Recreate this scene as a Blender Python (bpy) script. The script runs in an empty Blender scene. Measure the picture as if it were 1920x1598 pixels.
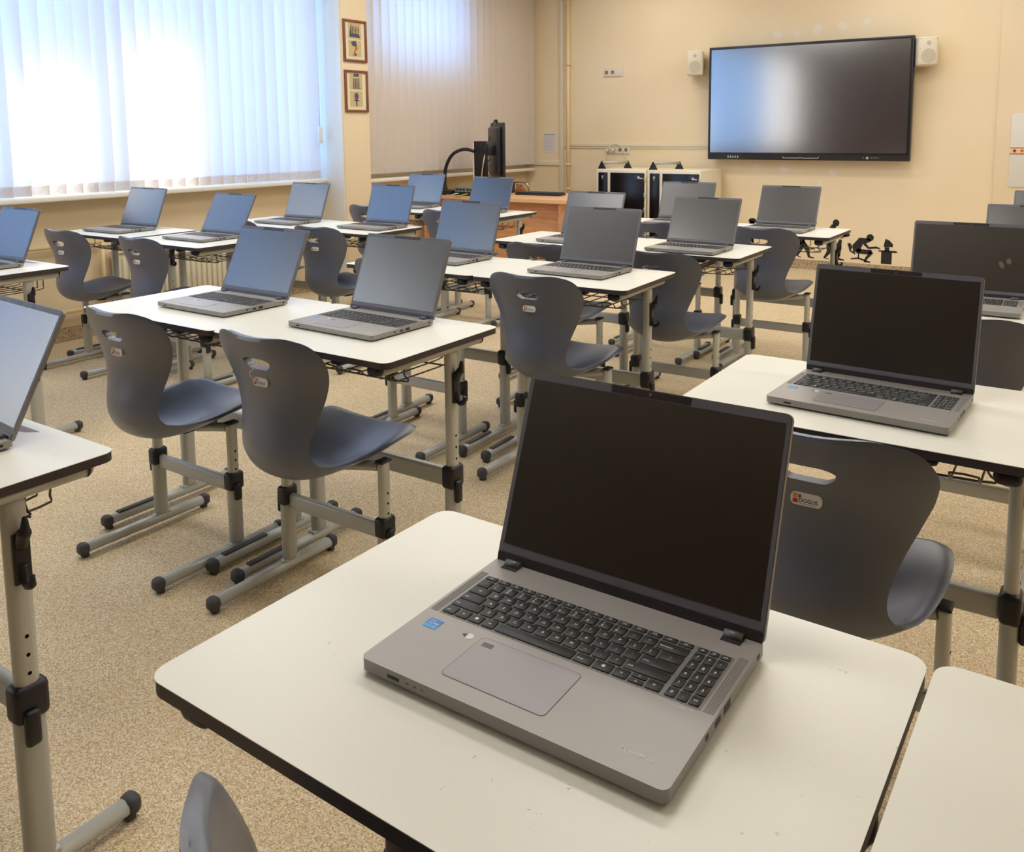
import bpy, bmesh, math, random
from mathutils import Vector, Matrix
random.seed(7)
SC = bpy.context.scene
COL = SC.collection
PI = math.pi
FLOOR_TO_DESK = 0.785

# ------------------------------------------------------------------ camera
cam_d = bpy.data.cameras.new('camera'); cam = bpy.data.objects.new('camera', cam_d); COL.objects.link(cam)
F_PX, CX, CY, PITCH, ROLL, YAW = 1612.5, 999.8, 439.9, 0.117856, -0.00742, 0.58125
cam_d.sensor_fit = 'HORIZONTAL'; cam_d.sensor_width = 36.0
cam_d.lens = F_PX / 1920 * 36.0
cam_d.shift_x = (960 - CX) / 1920
cam_d.shift_y = -(799 - CY) / 1920
cam_d.clip_start = 0.02; cam_d.clip_end = 100
_f = Vector((-math.sin(YAW) * math.cos(PITCH), math.cos(YAW) * math.cos(PITCH), -math.sin(PITCH)))
_r = Vector((math.cos(YAW), math.sin(YAW), 0)); _u = _r.cross(_f)
_R = _r * math.cos(ROLL) + _u * math.sin(ROLL); _U = -_r * math.sin(ROLL) + _u * math.cos(ROLL)
cam.matrix_world = Matrix(((_R.x, _U.x, -_f.x, 0), (_R.y, _U.y, -_f.y, 0), (_R.z, _U.z, -_f.z, FLOOR_TO_DESK + 0.5809), (0, 0, 0, 1)))
SC.camera = cam

# ------------------------------------------------------------------ sky, sun, added ceiling fill, exposure
SC.view_settings.view_transform = 'Standard'; SC.view_settings.look = 'None'
SC.view_settings.gamma = 1.0; SC.view_settings.use_curve_mapping = False
SC.view_settings.exposure = 0.13
W = bpy.data.worlds.new('sky'); SC.world = W; W.use_nodes = True
_bg = W.node_tree.nodes['Background']; _bg.inputs[0].default_value = (0.78, 0.90, 1.0, 1); _bg.inputs[1].default_value = 4.8
SUN_DIR = Vector((1.0, -0.12, -0.42)).normalized()
_s = bpy.data.lights.new('sun', 'SUN'); _s.energy = 8.0; _s.angle = 0.01; _s.color = (1.0, 0.95, 0.86)
_so = bpy.data.objects.new('sun', _s); COL.objects.link(_so); _so.rotation_euler = SUN_DIR.to_track_quat('-Z', 'Y').to_euler()
def fill_light(x, y, e=17, sx=1.2, sy=0.5):  # unseen area light, added overhead to fill the room
    l = bpy.data.lights.new('ceiling_fill', 'AREA'); l.shape = 'RECTANGLE'; l.size = sx; l.size_y = sy
    l.energy = e; l.color = (1.0, 0.975, 0.93)
    o = bpy.data.objects.new('ceiling_fill', l); COL.objects.link(o); o.location = (x, y, 3.12)
for _x in (-3.9, -1.3, 1.4):
    for _y in (1.2, 3.0, 4.8, 6.4, 7.7):
        if (_x, _y) != (1.4, 1.2): fill_light(_x, _y, 8 if _y > 7 else 17)

# ------------------------------------------------------------------ materials
def lin(c):
    c = c / 255.0
    return c / 12.92 if c <= 0.04045 else ((c + 0.055) / 1.055) ** 2.4
def rgb(r, g, b): return (lin(r), lin(g), lin(b), 1)
def mat(name, col, rough=0.5, metal=0.0, spec=0.5, **kw):
    m = bpy.data.materials.new(name); m.use_nodes = True
    b = m.node_tree.nodes['Principled BSDF']
    b.inputs['Base Color'].default_value = col; b.inputs['Roughness'].default_value = rough
    b.inputs['Metallic'].default_value = metal; b.inputs['Specular IOR Level'].default_value = spec
    for k, v in kw.items():
        b.inputs[k.replace('_', ' ')].default_value = v
    return m
def nodes(m): return m.node_tree, m.node_tree.nodes['Principled BSDF']
def coords(nt, scale=(1, 1, 1)):
    t = nt.nodes.new('ShaderNodeTexCoord'); mp = nt.nodes.new('ShaderNodeMapping')
    mp.inputs['Scale'].default_value = scale
    nt.links.new(t.outputs['Object'], mp.inputs['Vector']); return mp.outputs['Vector']
def noise(nt, vec, scale, detail=2, rough=0.5):
    n = nt.nodes.new('ShaderNodeTexNoise'); n.inputs['Scale'].default_value = scale
    n.inputs['Detail'].default_value = detail; n.inputs['Roughness'].default_value = rough
    nt.links.new(vec, n.inputs['Vector']); return n.outputs['Fac']
def ramp(nt, fac, stops):
    r = nt.nodes.new('ShaderNodeValToRGB'); e = r.color_ramp.elements
    while len(e) < len(stops): e.new(0.5)
    for i, (p, c) in enumerate(stops): e[i].position = p; e[i].color = c
    nt.links.new(fac, r.inputs['Fac']); return r.outputs['Color']
def mixc(nt, fac, a, b, mode='MIX'):
    m = nt.nodes.new('ShaderNodeMix'); m.data_type = 'RGBA'; m.blend_type = mode
    if isinstance(fac, (int, float)): m.inputs['Factor'].default_value = fac
    else: nt.links.new(fac, m.inputs['Factor'])
    for s, v in ((6, a), (7, b)):
        if isinstance(v, tuple): m.inputs[s].default_value = v
        else: nt.links.new(v, m.inputs[s])
    return m.outputs[2]
def math_(nt, op, a, b=0.0):
    m = nt.nodes.new('ShaderNodeMath'); m.operation = op; m.use_clamp = False
    for i, v in enumerate((a, b)):
        if isinstance(v, (int, float)): m.inputs[i].default_value = v
        else: nt.links.new(v, m.inputs[i])
    return m.outputs[0]
def bump(m, fac, strength, dist=0.002):
    nt, b = nodes(m); n = nt.nodes.new('ShaderNodeBump')
    n.inputs['Strength'].default_value = strength; n.inputs['Distance'].default_value = dist
    nt.links.new(fac, n.inputs['Height']); nt.links.new(n.outputs['Normal'], b.inputs['Normal'])

def make_wall(name, base, var, spots=None):
    m = mat(name, base, 0.85, spec=0.25); nt, b = nodes(m)
    v = coords(nt)
    big = noise(nt, v, 1.1, 3)
    c = ramp(nt, big, [(0.3, base), (0.7, var)])
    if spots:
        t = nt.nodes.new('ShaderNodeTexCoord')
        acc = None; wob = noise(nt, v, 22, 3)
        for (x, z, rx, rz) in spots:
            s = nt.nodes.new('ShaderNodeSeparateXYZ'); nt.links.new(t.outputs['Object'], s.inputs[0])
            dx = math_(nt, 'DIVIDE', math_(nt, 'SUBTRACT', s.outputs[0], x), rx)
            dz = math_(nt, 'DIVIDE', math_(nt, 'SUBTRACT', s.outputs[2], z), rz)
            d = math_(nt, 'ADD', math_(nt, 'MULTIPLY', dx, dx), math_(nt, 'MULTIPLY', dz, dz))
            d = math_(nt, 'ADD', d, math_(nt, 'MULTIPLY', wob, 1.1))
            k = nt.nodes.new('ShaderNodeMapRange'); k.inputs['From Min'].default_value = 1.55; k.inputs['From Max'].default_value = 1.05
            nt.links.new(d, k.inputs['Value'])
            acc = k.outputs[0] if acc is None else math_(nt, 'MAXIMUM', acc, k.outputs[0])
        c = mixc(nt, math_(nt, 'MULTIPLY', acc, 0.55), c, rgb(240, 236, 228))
    nt.links.new(c, b.inputs['Base Color'])
    bump(m, noise(nt, v, 260, 2), 0.25, 0.001)
    return m
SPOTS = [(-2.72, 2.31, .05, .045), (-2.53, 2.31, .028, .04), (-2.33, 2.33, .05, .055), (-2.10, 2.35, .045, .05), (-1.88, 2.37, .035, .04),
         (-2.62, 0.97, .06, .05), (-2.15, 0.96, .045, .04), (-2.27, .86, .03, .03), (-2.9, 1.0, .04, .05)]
WALL = rgb(238, 219, 182); WALL2 = rgb(242, 225, 194)
M = {}
M['wall_front'] = make_wall('wall_paint_front', WALL, WALL2, SPOTS)
M['wall'] = make_wall('wall_paint', rgb(236, 216, 180), rgb(239, 221, 190))
M['back'] = make_wall('wall_back_brown', rgb(92, 66, 52), rgb(112, 80, 62))
M['ceiling'] = mat('ceiling_white', rgb(238, 234, 222), 0.9, spec=0.2)
# speckled vinyl floor
m = mat('floor_vinyl', rgb(205, 178, 135), 0.62, spec=0.3); nt, b = nodes(m); v = coords(nt)
vo = nt.nodes.new('ShaderNodeTexVoronoi'); vo.inputs['Scale'].default_value = 330; nt.links.new(v, vo.inputs['Vector'])
sp = nt.nodes.new('ShaderNodeSeparateColor'); nt.links.new(vo.outputs['Color'], sp.inputs[0])
c = ramp(nt, sp.outputs[0], [(0.0, rgb(170, 146, 106)), (0.22, rgb(206, 184, 142)), (0.5, rgb(220, 201, 161)), (0.78, rgb(230, 214, 180)), (1.0, rgb(243, 233, 212))])
c = mixc(nt, ramp(nt, sp.outputs[1], [(0.90, (0, 0, 0, 1)), (0.93, (1, 1, 1, 1))]), c, rgb(200, 158, 122))
c = mixc(nt, math_(nt, 'MULTIPLY', noise(nt, v, 2.2, 4), 0.2), c, rgb(206, 178, 134), 'MULTIPLY')
nt.links.new(c, b.inputs['Base Color']); bump(m, sp.outputs[0], 0.12, 0.0008); M['floor'] = m
m = mat('skirting_vinyl', rgb(165, 142, 108), 0.6); nt, b = nodes(m); v = coords(nt)
vo = nt.nodes.new('ShaderNodeTexVoronoi'); vo.inputs['Scale'].default_value = 190; nt.links.new(v, vo.inputs['Vector'])
sp = nt.nodes.new('ShaderNodeSeparateColor'); nt.links.new(vo.outputs['Color'], sp.inputs[0])
nt.links.new(ramp(nt, sp.outputs[0], [(0, rgb(105, 84, 58)), (.5, rgb(176, 154, 120)), (1, rgb(214, 198, 168))]), b.inputs['Base Color']); M['skirt'] = m
M['white_top'] = mat('desk_white_laminate', rgb(242, 241, 230), 0.32, spec=0.45)
nt, b = nodes(M['white_top']); v = coords(nt)
bump(M['white_top'], noise(nt, v, 600, 2), 0.08, 0.0003)
_st = ramp(nt, noise(nt, v, 55, 4, 0.7), [(0.27, rgb(190, 188, 178)), (0.31, rgb(240, 239, 228))]); nt.links.new(_st, b.inputs['Base Color'])
M['edge'] = mat('desk_dark_edge', rgb(62, 54, 56), 0.5)
M['groove'] = mat('pen_groove_grey', rgb(138, 128, 134), 0.5)
M['steel'] = mat('painted_silver_steel', rgb(186, 187, 180), 0.36, metal=0.12, spec=0.5)
M['steel2'] = mat('painted_silver_steel_upper', rgb(200, 200, 192), 0.34, metal=0.12, spec=0.5)
M['wire'] = mat('basket_wire', rgb(112, 106, 98), 0.4, metal=0.4)
M['black'] = mat('black_plastic', rgb(28, 29, 36), 0.42)
M['strip'] = mat('dark_grey_rubber', rgb(66, 66, 70), 0.6)
M['hole'] = mat('drilled_hole_black', rgb(12, 12, 12), 0.9, spec=0.1)
# grained grey plastic of the chairs
m = mat('chair_grey_plastic', rgb(94, 96, 108), 0.42, spec=0.7, Coat_Weight=0.7, Coat_Roughness=0.36); nt, b = nodes(m); v = coords(nt)
nz = noise(nt, v, 900, 2); bump(m, nz, 0.35, 0.0004)
nt.links.new(ramp(nt, noise(nt, v, 6, 3), [(0.35, rgb(80, 87, 105)), (0.7, rgb(88, 95, 113))]), b.inputs['Base Color']); M['chair'] = m
M['label'] = mat('label_white', rgb(238, 236, 232), 0.35)
M['orange'] = mat('print_orange', rgb(232, 164, 60), 0.5); M['blue'] = mat('print_blue', rgb(58, 104, 170), 0.5)
M['red'] = mat('print_red', rgb(205, 52, 44), 0.5); M['ink'] = mat('print_black', rgb(40, 38, 40), 0.6)
M['alu'] = mat('laptop_grey_metal', rgb(166, 162, 158), 0.42, metal=0.3, spec=0.5)
nt, b = nodes(M['alu']); v = coords(nt); bump(M['alu'], noise(nt, v, 1800, 1), 0.12, 0.0002)
M['alu_side'] = mat('laptop_side_metal', rgb(146, 143, 138), 0.4, metal=0.4)
M['pad'] = mat('touchpad_grey', rgb(160, 155, 157), 0.36, metal=0.3); M['padline'] = mat('touchpad_outline', rgb(104, 101, 106), 0.5)
M['deck'] = mat('keyboard_deck_grey', rgb(136, 133, 130), 0.5, metal=0.3)
M['key'] = mat('key_charcoal', rgb(50, 51, 53), 0.5)
M['legend'] = mat('key_legend_white', rgb(225, 225, 222), 0.6)
M['bezel'] = mat('bezel_grey', rgb(108, 107, 116), 0.5)
M['bezel_strip'] = mat('webcam_strip_dark', rgb(48, 45, 50), 0.4)
M['lidback'] = mat('lid_grey_metal', rgb(128, 124, 124), 0.4, metal=0.5)
M['hinge'] = mat('hinge_grey', rgb(104, 108, 106), 0.4, metal=0.2)
m = mat('matte_display', rgb(20, 15, 13), 0.30, spec=0.9, IOR=1.7); M['screen'] = m
nt, b = nodes(m); b.inputs['Coat Weight'].default_value = 0.5; b.inputs['Coat Roughness'].default_value = 0.18; b.inputs['Coat IOR'].default_value = 1.6
M['lens'] = mat('camera_lens', rgb(150, 90, 78), 0.2)
M['port'] = mat('port_black', rgb(18, 18, 20), 0.5)
M['stk_blue'] = mat('sticker_blue', rgb(40, 130, 215), 0.35); M['stk_blue2'] = mat('sticker_light_blue', rgb(70, 170, 235), 0.35)
M['grey_txt'] = mat('print_silver', rgb(216, 220, 216), 0.4)
M['fprint'] = mat('reader_dark', rgb(92, 90, 92), 0.35)
M['white'] = mat('white_paint', rgb(240, 237, 226), 0.45)
M['sill'] = mat('sill_white', rgb(236, 232, 222), 0.35)
M['cream'] = mat('cream_paint', rgb(232, 216, 180), 0.55)
M['pipe'] = mat('pipe_cream_paint', rgb(236, 212, 162), 0.45)
M['trunk'] = mat('trunking_pvc', rgb(230, 218, 192), 0.5)
M['socket'] = mat('socket_white', rgb(226, 216, 196), 0.4); M['socket_in'] = mat('socket_recess', rgb(120, 104, 92), 0.6)
M['tvframe'] = mat('display_frame_dark', rgb(34, 36, 42), 0.35); M['tvin'] = mat('display_inner_edge', rgb(14, 15, 20), 0.3)
m = mat('display_glass', rgb(60, 55, 55), 0.13, spec=1.0, IOR=2.3); M['tv'] = m
nt, b = nodes(m); b.inputs['Coat Weight'].default_value = 0.5; b.inputs['Coat Roughness'].default_value = 0.25; b.inputs['Coat IOR'].default_value = 1.7
M['spk'] = mat('speaker_white', rgb(224, 214, 194), 0.45); M['grille'] = mat('speaker_grille', rgb(196, 188, 172), 0.7)
nt, b = nodes(M['grille']); v = coords(nt); bump(M['grille'], noise(nt, v, 500, 1), 0.6, 0.001)
# wood
m = mat('beech_laminate', rgb(222, 164, 112), 0.4); nt, b = nodes(m); v = coords(nt, (2.0, 14, 14))
nt.links.new(ramp(nt, noise(nt, v, 3, 4, 0.6), [(0.3, rgb(200, 142, 96)), (0.7, rgb(226, 168, 118))]), b.inputs['Base Color']); M['wood'] = m
m = mat('beech_laminate_top', rgb(236, 188, 140), 0.3); M['woodtop'] = m
m = mat('brown_frame_wood', rgb(132, 74, 54), 0.4); M['frame'] = m
M['mount'] = mat('picture_mount_cream', rgb(226, 218, 182), 0.7)
m = mat('papyrus', rgb(206, 184, 134), 0.8); nt, b = nodes(m); v = coords(nt, (1, 30, 90))
nt.links.new(ramp(nt, noise(nt, v, 2, 4), [(0.3, rgb(190, 166, 118)), (0.7, rgb(214, 194, 146))]), b.inputs['Base Color']); M['papyrus'] = m
M['ochre'] = mat('paint_ochre', rgb(172, 104, 72), 0.7); M['slate'] = mat('paint_slate_blue', rgb(74, 80, 98), 0.7); M['violet'] = mat('paint_violet', rgb(96, 82, 118), 0.7)
M['cabblack'] = mat('cabinet_black_panel', rgb(14, 14, 22), 0.25, spec=0.4)
M['cabwhite'] = mat('cabinet_white', rgb(240, 232, 208), 0.4)
M['darkplastic'] = mat('monitor_plastic', rgb(44, 44, 50), 0.35)
M['chrome'] = mat('chrome', rgb(200, 200, 200), 0.15, metal=1.0)
M['fur'] = mat('brown_plush', rgb(150, 98, 52), 0.95); M['green'] = mat('plug_green', rgb(150, 190, 120), 0.5)
M['pcgrey'] = mat('pc_grey', rgb(140, 146, 144), 0.4, metal=0.3)
M['paper'] = mat('paper_white', rgb(226, 222, 224), 0.8); M['papertxt'] = mat('paper_print', rgb(176, 172, 178), 0.8)
M['tile'] = mat('tile_white', rgb(226, 222, 212), 0.25)
M['tileorange'] = mat('tile_orange', rgb(212, 120, 56), 0.3); M['tilecream'] = mat('tile_cream', rgb(238, 206, 170), 0.3); M['tilebrown'] = mat('tile_brown', rgb(120, 84, 50), 0.3)
M['radiator'] = mat('radiator_cream', rgb(226, 216, 188), 0.4)
M['decal'] = mat('black_vinyl_decal', rgb(26, 26, 28), 0.6)
M['cable'] = mat('cable_white', rgb(226, 214, 186), 0.5)
M['string'] = mat('string_white', rgb(226, 232, 240), 0.6)
# fabric of the vertical blinds: lets daylight through
def fabric(name, col, tcol, tr):
    m = bpy.data.materials.new(name); m.use_nodes = True; nt = m.node_tree
    nt.nodes.remove(nt.nodes['Principled BSDF']); out = nt.nodes['Material Output']
    d = nt.nodes.new('ShaderNodeBsdfDiffuse'); t = nt.nodes.new('ShaderNodeBsdfTranslucent'); mx = nt.nodes.new('ShaderNodeMixShader')
    d.inputs[0].default_value = col; t.inputs[0].default_value = tcol
    v = coords(nt, (1, 160, 12)); w = noise(nt, v, 2.0, 2)
    cc = mixc(nt, w, tcol, tuple(x * 0.9 for x in tcol[:3]) + (1,)); nt.links.new(cc, t.inputs[0])
    mx.inputs[0].default_value = tr
    nt.links.new(d.outputs[0], mx.inputs[1]); nt.links.new(t.outputs[0], mx.inputs[2]); nt.links.new(mx.outputs[0], out.inputs[0])
    return m
M['blind'] = fabric('blind_fabric', rgb(242, 232, 224), rgb(244, 244, 248), 0.45)
M['shade'] = fabric('roller_shade_fabric', rgb(210, 222, 240), rgb(194, 222, 252), 0.75)
g = bpy.data.materials.new('window_glass'); g.use_nodes = True; nt = g.node_tree; nt.nodes.remove(nt.nodes['Principled BSDF'])
_t = nt.nodes.new('ShaderNodeBsdfTransparent'); _g = nt.nodes.new('ShaderNodeBsdfGlossy'); _g.inputs['Roughness'].default_value = 0.02
_m = nt.nodes.new('ShaderNodeMixShader'); _m.inputs[0].default_value = 0.06
nt.links.new(_t.outputs[0], _m.inputs[1]); nt.links.new(_g.outputs[0], _m.inputs[2]); nt.links.new(_m.outputs[0], nt.nodes['Material Output'].inputs[0]); M['glass'] = g

# ------------------------------------------------------------------ mesh helpers
class MB:
    def __init__(s): s.bm = bmesh.new()
    def add(s, b, mi=0, smooth=False, mx=None):
        mp = {}
        for v in b.verts:
            mp[v] = s.bm.verts.new(mx @ v.co if mx else v.co)
        for f in b.faces:
            try: nf = s.bm.faces.new([mp[v] for v in f.verts])
            except ValueError: continue
            nf.material_index = mi if mi is not None else f.material_index
            nf.smooth = smooth or f.smooth
        b.free(); return s
    def box(s, lo, hi, mi=0, bev=0.0, seg=2, mx=None):
        b = bmesh.new(); bmesh.ops.create_cube(b, size=1)
        c = [(lo[i] + hi[i]) / 2 for i in range(3)]; d = [abs(hi[i] - lo[i]) for i in range(3)]
        for v in b.verts: v.co = Vector((c[0] + v.co.x * d[0], c[1] + v.co.y * d[1], c[2] + v.co.z * d[2]))
        if bev: bmesh.ops.bevel(b, geom=list(b.edges), offset=min(bev, min(d) * 0.49), segments=seg, profile=0.5, affect='EDGES')
        bmesh.ops.recalc_face_normals(b, faces=b.faces)
        return s.add(b, mi, bool(bev), mx)
    def cyl(s, p0, p1, r, mi=0, n=16, r2=None, mx=None):
        p0 = Vector(p0); p1 = Vector(p1); d = p1 - p0
        b = bmesh.new(); bmesh.ops.create_cone(b, cap_ends=True, segments=n, radius1=r, radius2=r if r2 is None else r2, depth=d.length)
        q = d.to_track_quat('Z', 'Y').to_matrix().to_4x4(); q.translation = (p0 + p1) / 2
        for f in b.faces: f.smooth = len(f.verts) == 4
        return s.add(b, mi, False, (mx @ q) if mx else q)
    def sphere(s, c, r, mi=0, sc=(1, 1, 1), n=16):
        b = bmesh.new(); bmesh.ops.create_uvsphere(b, u_segments=n, v_segments=max(6, n // 2), radius=r)
        for v in b.verts: v.co = Vector((c[0] + v.co.x * sc[0], c[1] + v.co.y * sc[1], c[2] + v.co.z * sc[2]))
        return s.add(b, mi, True)
    def tube(s, pts, r, mi=0, n=8, closed=False, sx=1.0, mx=None):
        pts = [Vector(p) for p in pts]; b = bmesh.new(); rings = []; N = len(pts); up = None
        for i, p in enumerate(pts):
            a = pts[(i - 1) % N] if (closed or i > 0) else p
            c = pts[(i + 1) % N] if (closed or i < N - 1) else p
            t = (c - a).normalized()
            if up is None: up = Vector((0, 0, 1)) if abs(t.z) < 0.9 else Vector((1, 0, 0))
            up = (up - t * up.dot(t)).normalized(); sd = t.cross(up)
            rr = r[i] if isinstance(r, (list, tuple)) else r
            rings.append([b.verts.new(p + sd * (math.cos(2 * PI * k / n) * rr * sx) + up * (math.sin(2 * PI * k / n) * rr)) for k in range(n)])
        for i in range(N if closed else N - 1):
            A, B = rings[i], rings[(i + 1) % N]
            for k in range(n):
                f = b.faces.new((A[k], A[(k + 1) % n], B[(k + 1) % n], B[k])); f.smooth = True
        if not closed: b.faces.new(rings[0][::-1]); b.faces.new(rings[-1])
        bmesh.ops.recalc_face_normals(b, faces=b.faces)
        return s.add(b, mi, False, mx)
    def prism(s, poly, h, mi=0, mside=None, mx=None, smooth=False):
        """poly: xy points, extruded from z=0 to z=h, then mx"""
        b = bmesh.new(); lo = [b.verts.new((x, y, 0)) for x, y in poly]; hi = [b.verts.new((x, y, h)) for x, y in poly]
        n = len(poly); f1 = b.faces.new(lo[::-1]); f2 = b.faces.new(hi); f1.material_index = f2.material_index = mi
        for i in range(n):
            f = b.faces.new((lo[i], lo[(i + 1) % n], hi[(i + 1) % n], hi[i])); f.material_index = mi if mside is None else mside; f.smooth = smooth
        bmesh.ops.triangulate(b, faces=[f1, f2]) if n > 4 and _concave(poly) else None
        bmesh.ops.recalc_face_normals(b, faces=b.faces)
        return s.add(b, None, False, mx)
    def build(s, name, mats, parent=None, loc=None):
        me = bpy.data.meshes.new(name); s.bm.to_mesh(me); s.bm.free()
        for m_ in (mats if isinstance(mats, (list, tuple)) else [mats]): me.materials.append(M[m_] if isinstance(m_, str) else m_)
        o = bpy.data.objects.new(name, me); COL.objects.link(o)
        if parent: o.parent = parent
        if loc: o.location = loc
        return o
def _concave(p):
    n = len(p); sg = set()
    for i in range(n):
        a, b, c = p[i - 1], p[i], p[(i + 1) % n]
        cr = (b[0] - a[0]) * (c[1] - b[1]) - (b[1] - a[1]) * (c[0] - b[0])
        if abs(cr) > 1e-12: sg.add(cr > 0)
    return len(sg) > 1
def rrect(x0, y0, x1, y1, r, n=6):
    out = []
    for cx, cy, a in ((x1 - r, y1 - r, 0), (x0 + r, y1 - r, 90), (x0 + r, y0 + r, 180), (x1 - r, y0 + r, 270)):
        for k in range(n + 1):
            t = math.radians(a + 90 * k / n); out.append((cx + r * math.cos(t), cy + r * math.sin(t)))
    return out
def smooth_path(pts, n=8):
    P = [Vector(p) for p in pts]; out = []
    for i in range(len(P) - 1):
        p0 = P[max(i - 1, 0)]; p1 = P[i]; p2 = P[i + 1]; p3 = P[min(i + 2, len(P) - 1)]
        for k in range(n):
            t = k / n
            out.append(0.5 * ((2 * p1) + (p2 - p0) * t + (2 * p0 - 5 * p1 + 4 * p2 - p3) * t * t + (-p0 + 3 * p1 - 3 * p2 + p3) * t ** 3))
    out.append(P[-1]); return out
def text_bm(s, size, align='CENTER', bold=0.0, extrude=0.0):
    cu = bpy.data.curves.new('t', 'FONT'); cu.body = s; cu.size = size; cu.align_x = align; cu.align_y = 'CENTER'; cu.resolution_u = 2
    cu.offset = bold; cu.extrude = extrude
    o = bpy.data.objects.new('t', cu); COL.objects.link(o)
    dg = bpy.context.evaluated_depsgraph_get(); me = o.evaluated_get(dg).to_mesh()
    b = bmesh.new(); b.from_mesh(me); o.evaluated_get(dg).to_mesh_clear()
    bpy.data.objects.remove(o); bpy.data.curves.remove(cu); return b
def empty(name, loc, rz=0):
    o = bpy.data.objects.new(name, None); COL.objects.link(o); o.location = loc; o.rotation_euler = (0, 0, rz)
    o.empty_display_size = 0.05; return o
def tag(o, label, cat, group=None):
    o['label'] = label; o['category'] = cat
    if group: o['group'] = group
    return o
def struct(o): o['kind'] = 'structure'; return o
def copy_tree(o, parent=None):
    c = o.copy(); COL.objects.link(c); c.parent = parent
    for ch in list(o.children): copy_tree(ch, c)
    return c
FRONT = lambda x, y, z: Matrix.Translation((x, y, z)) @ Matrix.Rotation(PI / 2, 4, 'X')       # drawing plane facing -y
FACEX = lambda x, y, z: Matrix.Translation((x, y, z)) @ Matrix(((0, 0, 1, 0), (1, 0, 0, 0), (0, 1, 0, 0), (0, 0, 0, 1)))   # facing +x, u=+y, v=+z

# ------------------------------------------------------------------ the room
XL, YF, XR, YB, HC = -5.72, 8.55, 3.4, -5.2, 3.2
struct(MB().box((XL - .3, YB - .2, -.1), (XR + .2, YF + .2, 0)).build('floor', 'floor'))
struct(MB().box((XL - .3, YB - .2, HC), (XR + .2, YF + .2, HC + .1)).build('ceiling', 'ceiling'))
struct(MB().box((XL - .3, YF, 0), (XR + .2, YF + .2, HC)).build('wall_front', 'wall_front'))
struct(MB().box((XR, YB, 0), (XR + .2, YF, HC)).build('wall_right', 'wall'))
struct(MB().box((XL - .3, YB - .2, 0), (XR + .2, YB, HC)).build('wall_back', 'back'))
# left wall with two openings
W1 = (-2.4, 5.22, 0.96, 2.95); W2 = (5.86, 7.30, 2.02, 2.95)
wl = MB()
wl.box((XL - .28, YB, 0), (XL, YF, W1[2]))
wl.box((XL - .28, YB, W1[3]), (XL, YF, HC))
wl.box((XL - .28, YB, W1[2]), (XL, W1[0], W1[3]))
wl.box((XL - .28, W1[1], W1[2]), (XL, W2[0], W1[3]))
wl.box((XL - .28, W2[1], W1[2]), (XL, YF, W1[3]))
wl.box((XL - .28, W2[0], W1[2]), (XL, W2[1], W2[2]))
struct(wl.build('wall_left', 'wall'))
struct(MB().box((XL, 5.24, 0), (-5.35, 5.56, HC), bev=.012).build('trim_1', 'wall'))          # the pillar between the windows
struct(MB().box((XL, 5.232, 0), (-5.358, 5.241, HC), bev=.003).build('trim_8', 'sill'))          # thin white slab, gives its window-lit side the brightness as colour
# skirting
def skirt(name, p0, p1, th):
    b = MB(); b.box(p0, p1); return struct(b.build(name, 'skirt'))
skirt('baseboard_left', (XL, YB, 0), (XL + .012, YF, .095), 0)
skirt('baseboard_front', (XL, YF - .012, 0), (XR, YF, .095), 0)
skirt('baseboard_right', (XR - .012, YB, 0), (XR, YF, .095), 0)
# window 1: frame, mullions, panes, roller shades behind the blind
def window(name, Y0, Y1, Z0, Z1, muls, frame_x):
    f = MB(); x0, x1 = frame_x - .035, frame_x + .035
    f.box((x0, Y0, Z0), (x1, Y1, Z0 + .06), bev=.006); f.box((x0, Y0, Z1 - .06), (x1, Y1, Z1), bev=.006)
    for y in [Y0 + .03] + muls + [Y1 - .03]: f.box((x0, y - .035, Z0), (x1, y + .035, Z1), bev=.006)
    w = struct(f.build(name, 'white'))
    MB().box((frame_x - .006, Y0 + .02, Z0 + .02), (frame_x + .006, Y1 - .02, Z1 - .02)).build('window_pane', 'glass', w)
    return w
WX = XL - .15
w1 = window('window_1', W1[0], W1[1], W1[2], W1[3], [-1.75, -1.1, -.4, .3, .9, 1.5, 2.1, 2.72, 3.24, 3.46, 4.08, 4.66], WX)
w2 = window('window_2', W2[0], W2[1], W2[2], W2[3], [], WX)
# window handle on the sash behind the blind
h = MB(); h.box((WX + .03, 3.47, 1.42), (WX + .05, 3.50, 1.50), bev=.004); h.tube(smooth_path([(WX + .06, 3.485, 1.50), (WX + .09, 3.52, 1.535), (WX + .09, 3.57, 1.52), (WX + .09, 3.585, 1.46), (WX + .09, 3.58, 1.38)]), .012)
h.build('window_handle', 'white', w1)
def sill(name, y0, y1, z, x1):
    b = MB(); b.box((XL - .1, y0, z - .035), (x1, y1, z), bev=.008); return struct(b.build(name, 'sill'))
sill('trim_2', W1[0] - .1, 5.24, .985, XL + .17)
sill('trim_3', 5.56, 8.50, .955, XL + .17)
# roller shades on the panes, two of them only partly down
dx = (XL + .10) - (WX + .05)
dz = dx * SUN_DIR.z / SUN_DIR.x; dy = dx * SUN_DIR.y / SUN_DIR.x
def shade(y0, y1, z0, label):
    b = MB(); b.box((WX + .048, y0, z0), (WX + .05, y1, 2.9)); b.cyl((WX + .05, y0, z0), (WX + .05, y1, z0), .006, n=8)
    tag(b.build('roller_shade', 'shade'), label, 'roller shade', 'roller shades behind the vertical blind')
shade(-.4, 2.78 - dy, 1.0, 'pale roller shade pulled fully down on the nearest window panes behind the blind')
shade(2.78 - dy, 3.16 - dy, 1.725 - dz, 'pale roller shade raised to show the left bright pane behind the blind')
shade(3.16 - dy, 3.51 - dy, 1.0, 'narrow pale roller shade fully down between the two bright panes')
shade(3.51 - dy, 3.97 - dy, 1.915 - dz, 'pale roller shade raised highest above the bright pane with the handle')
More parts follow.
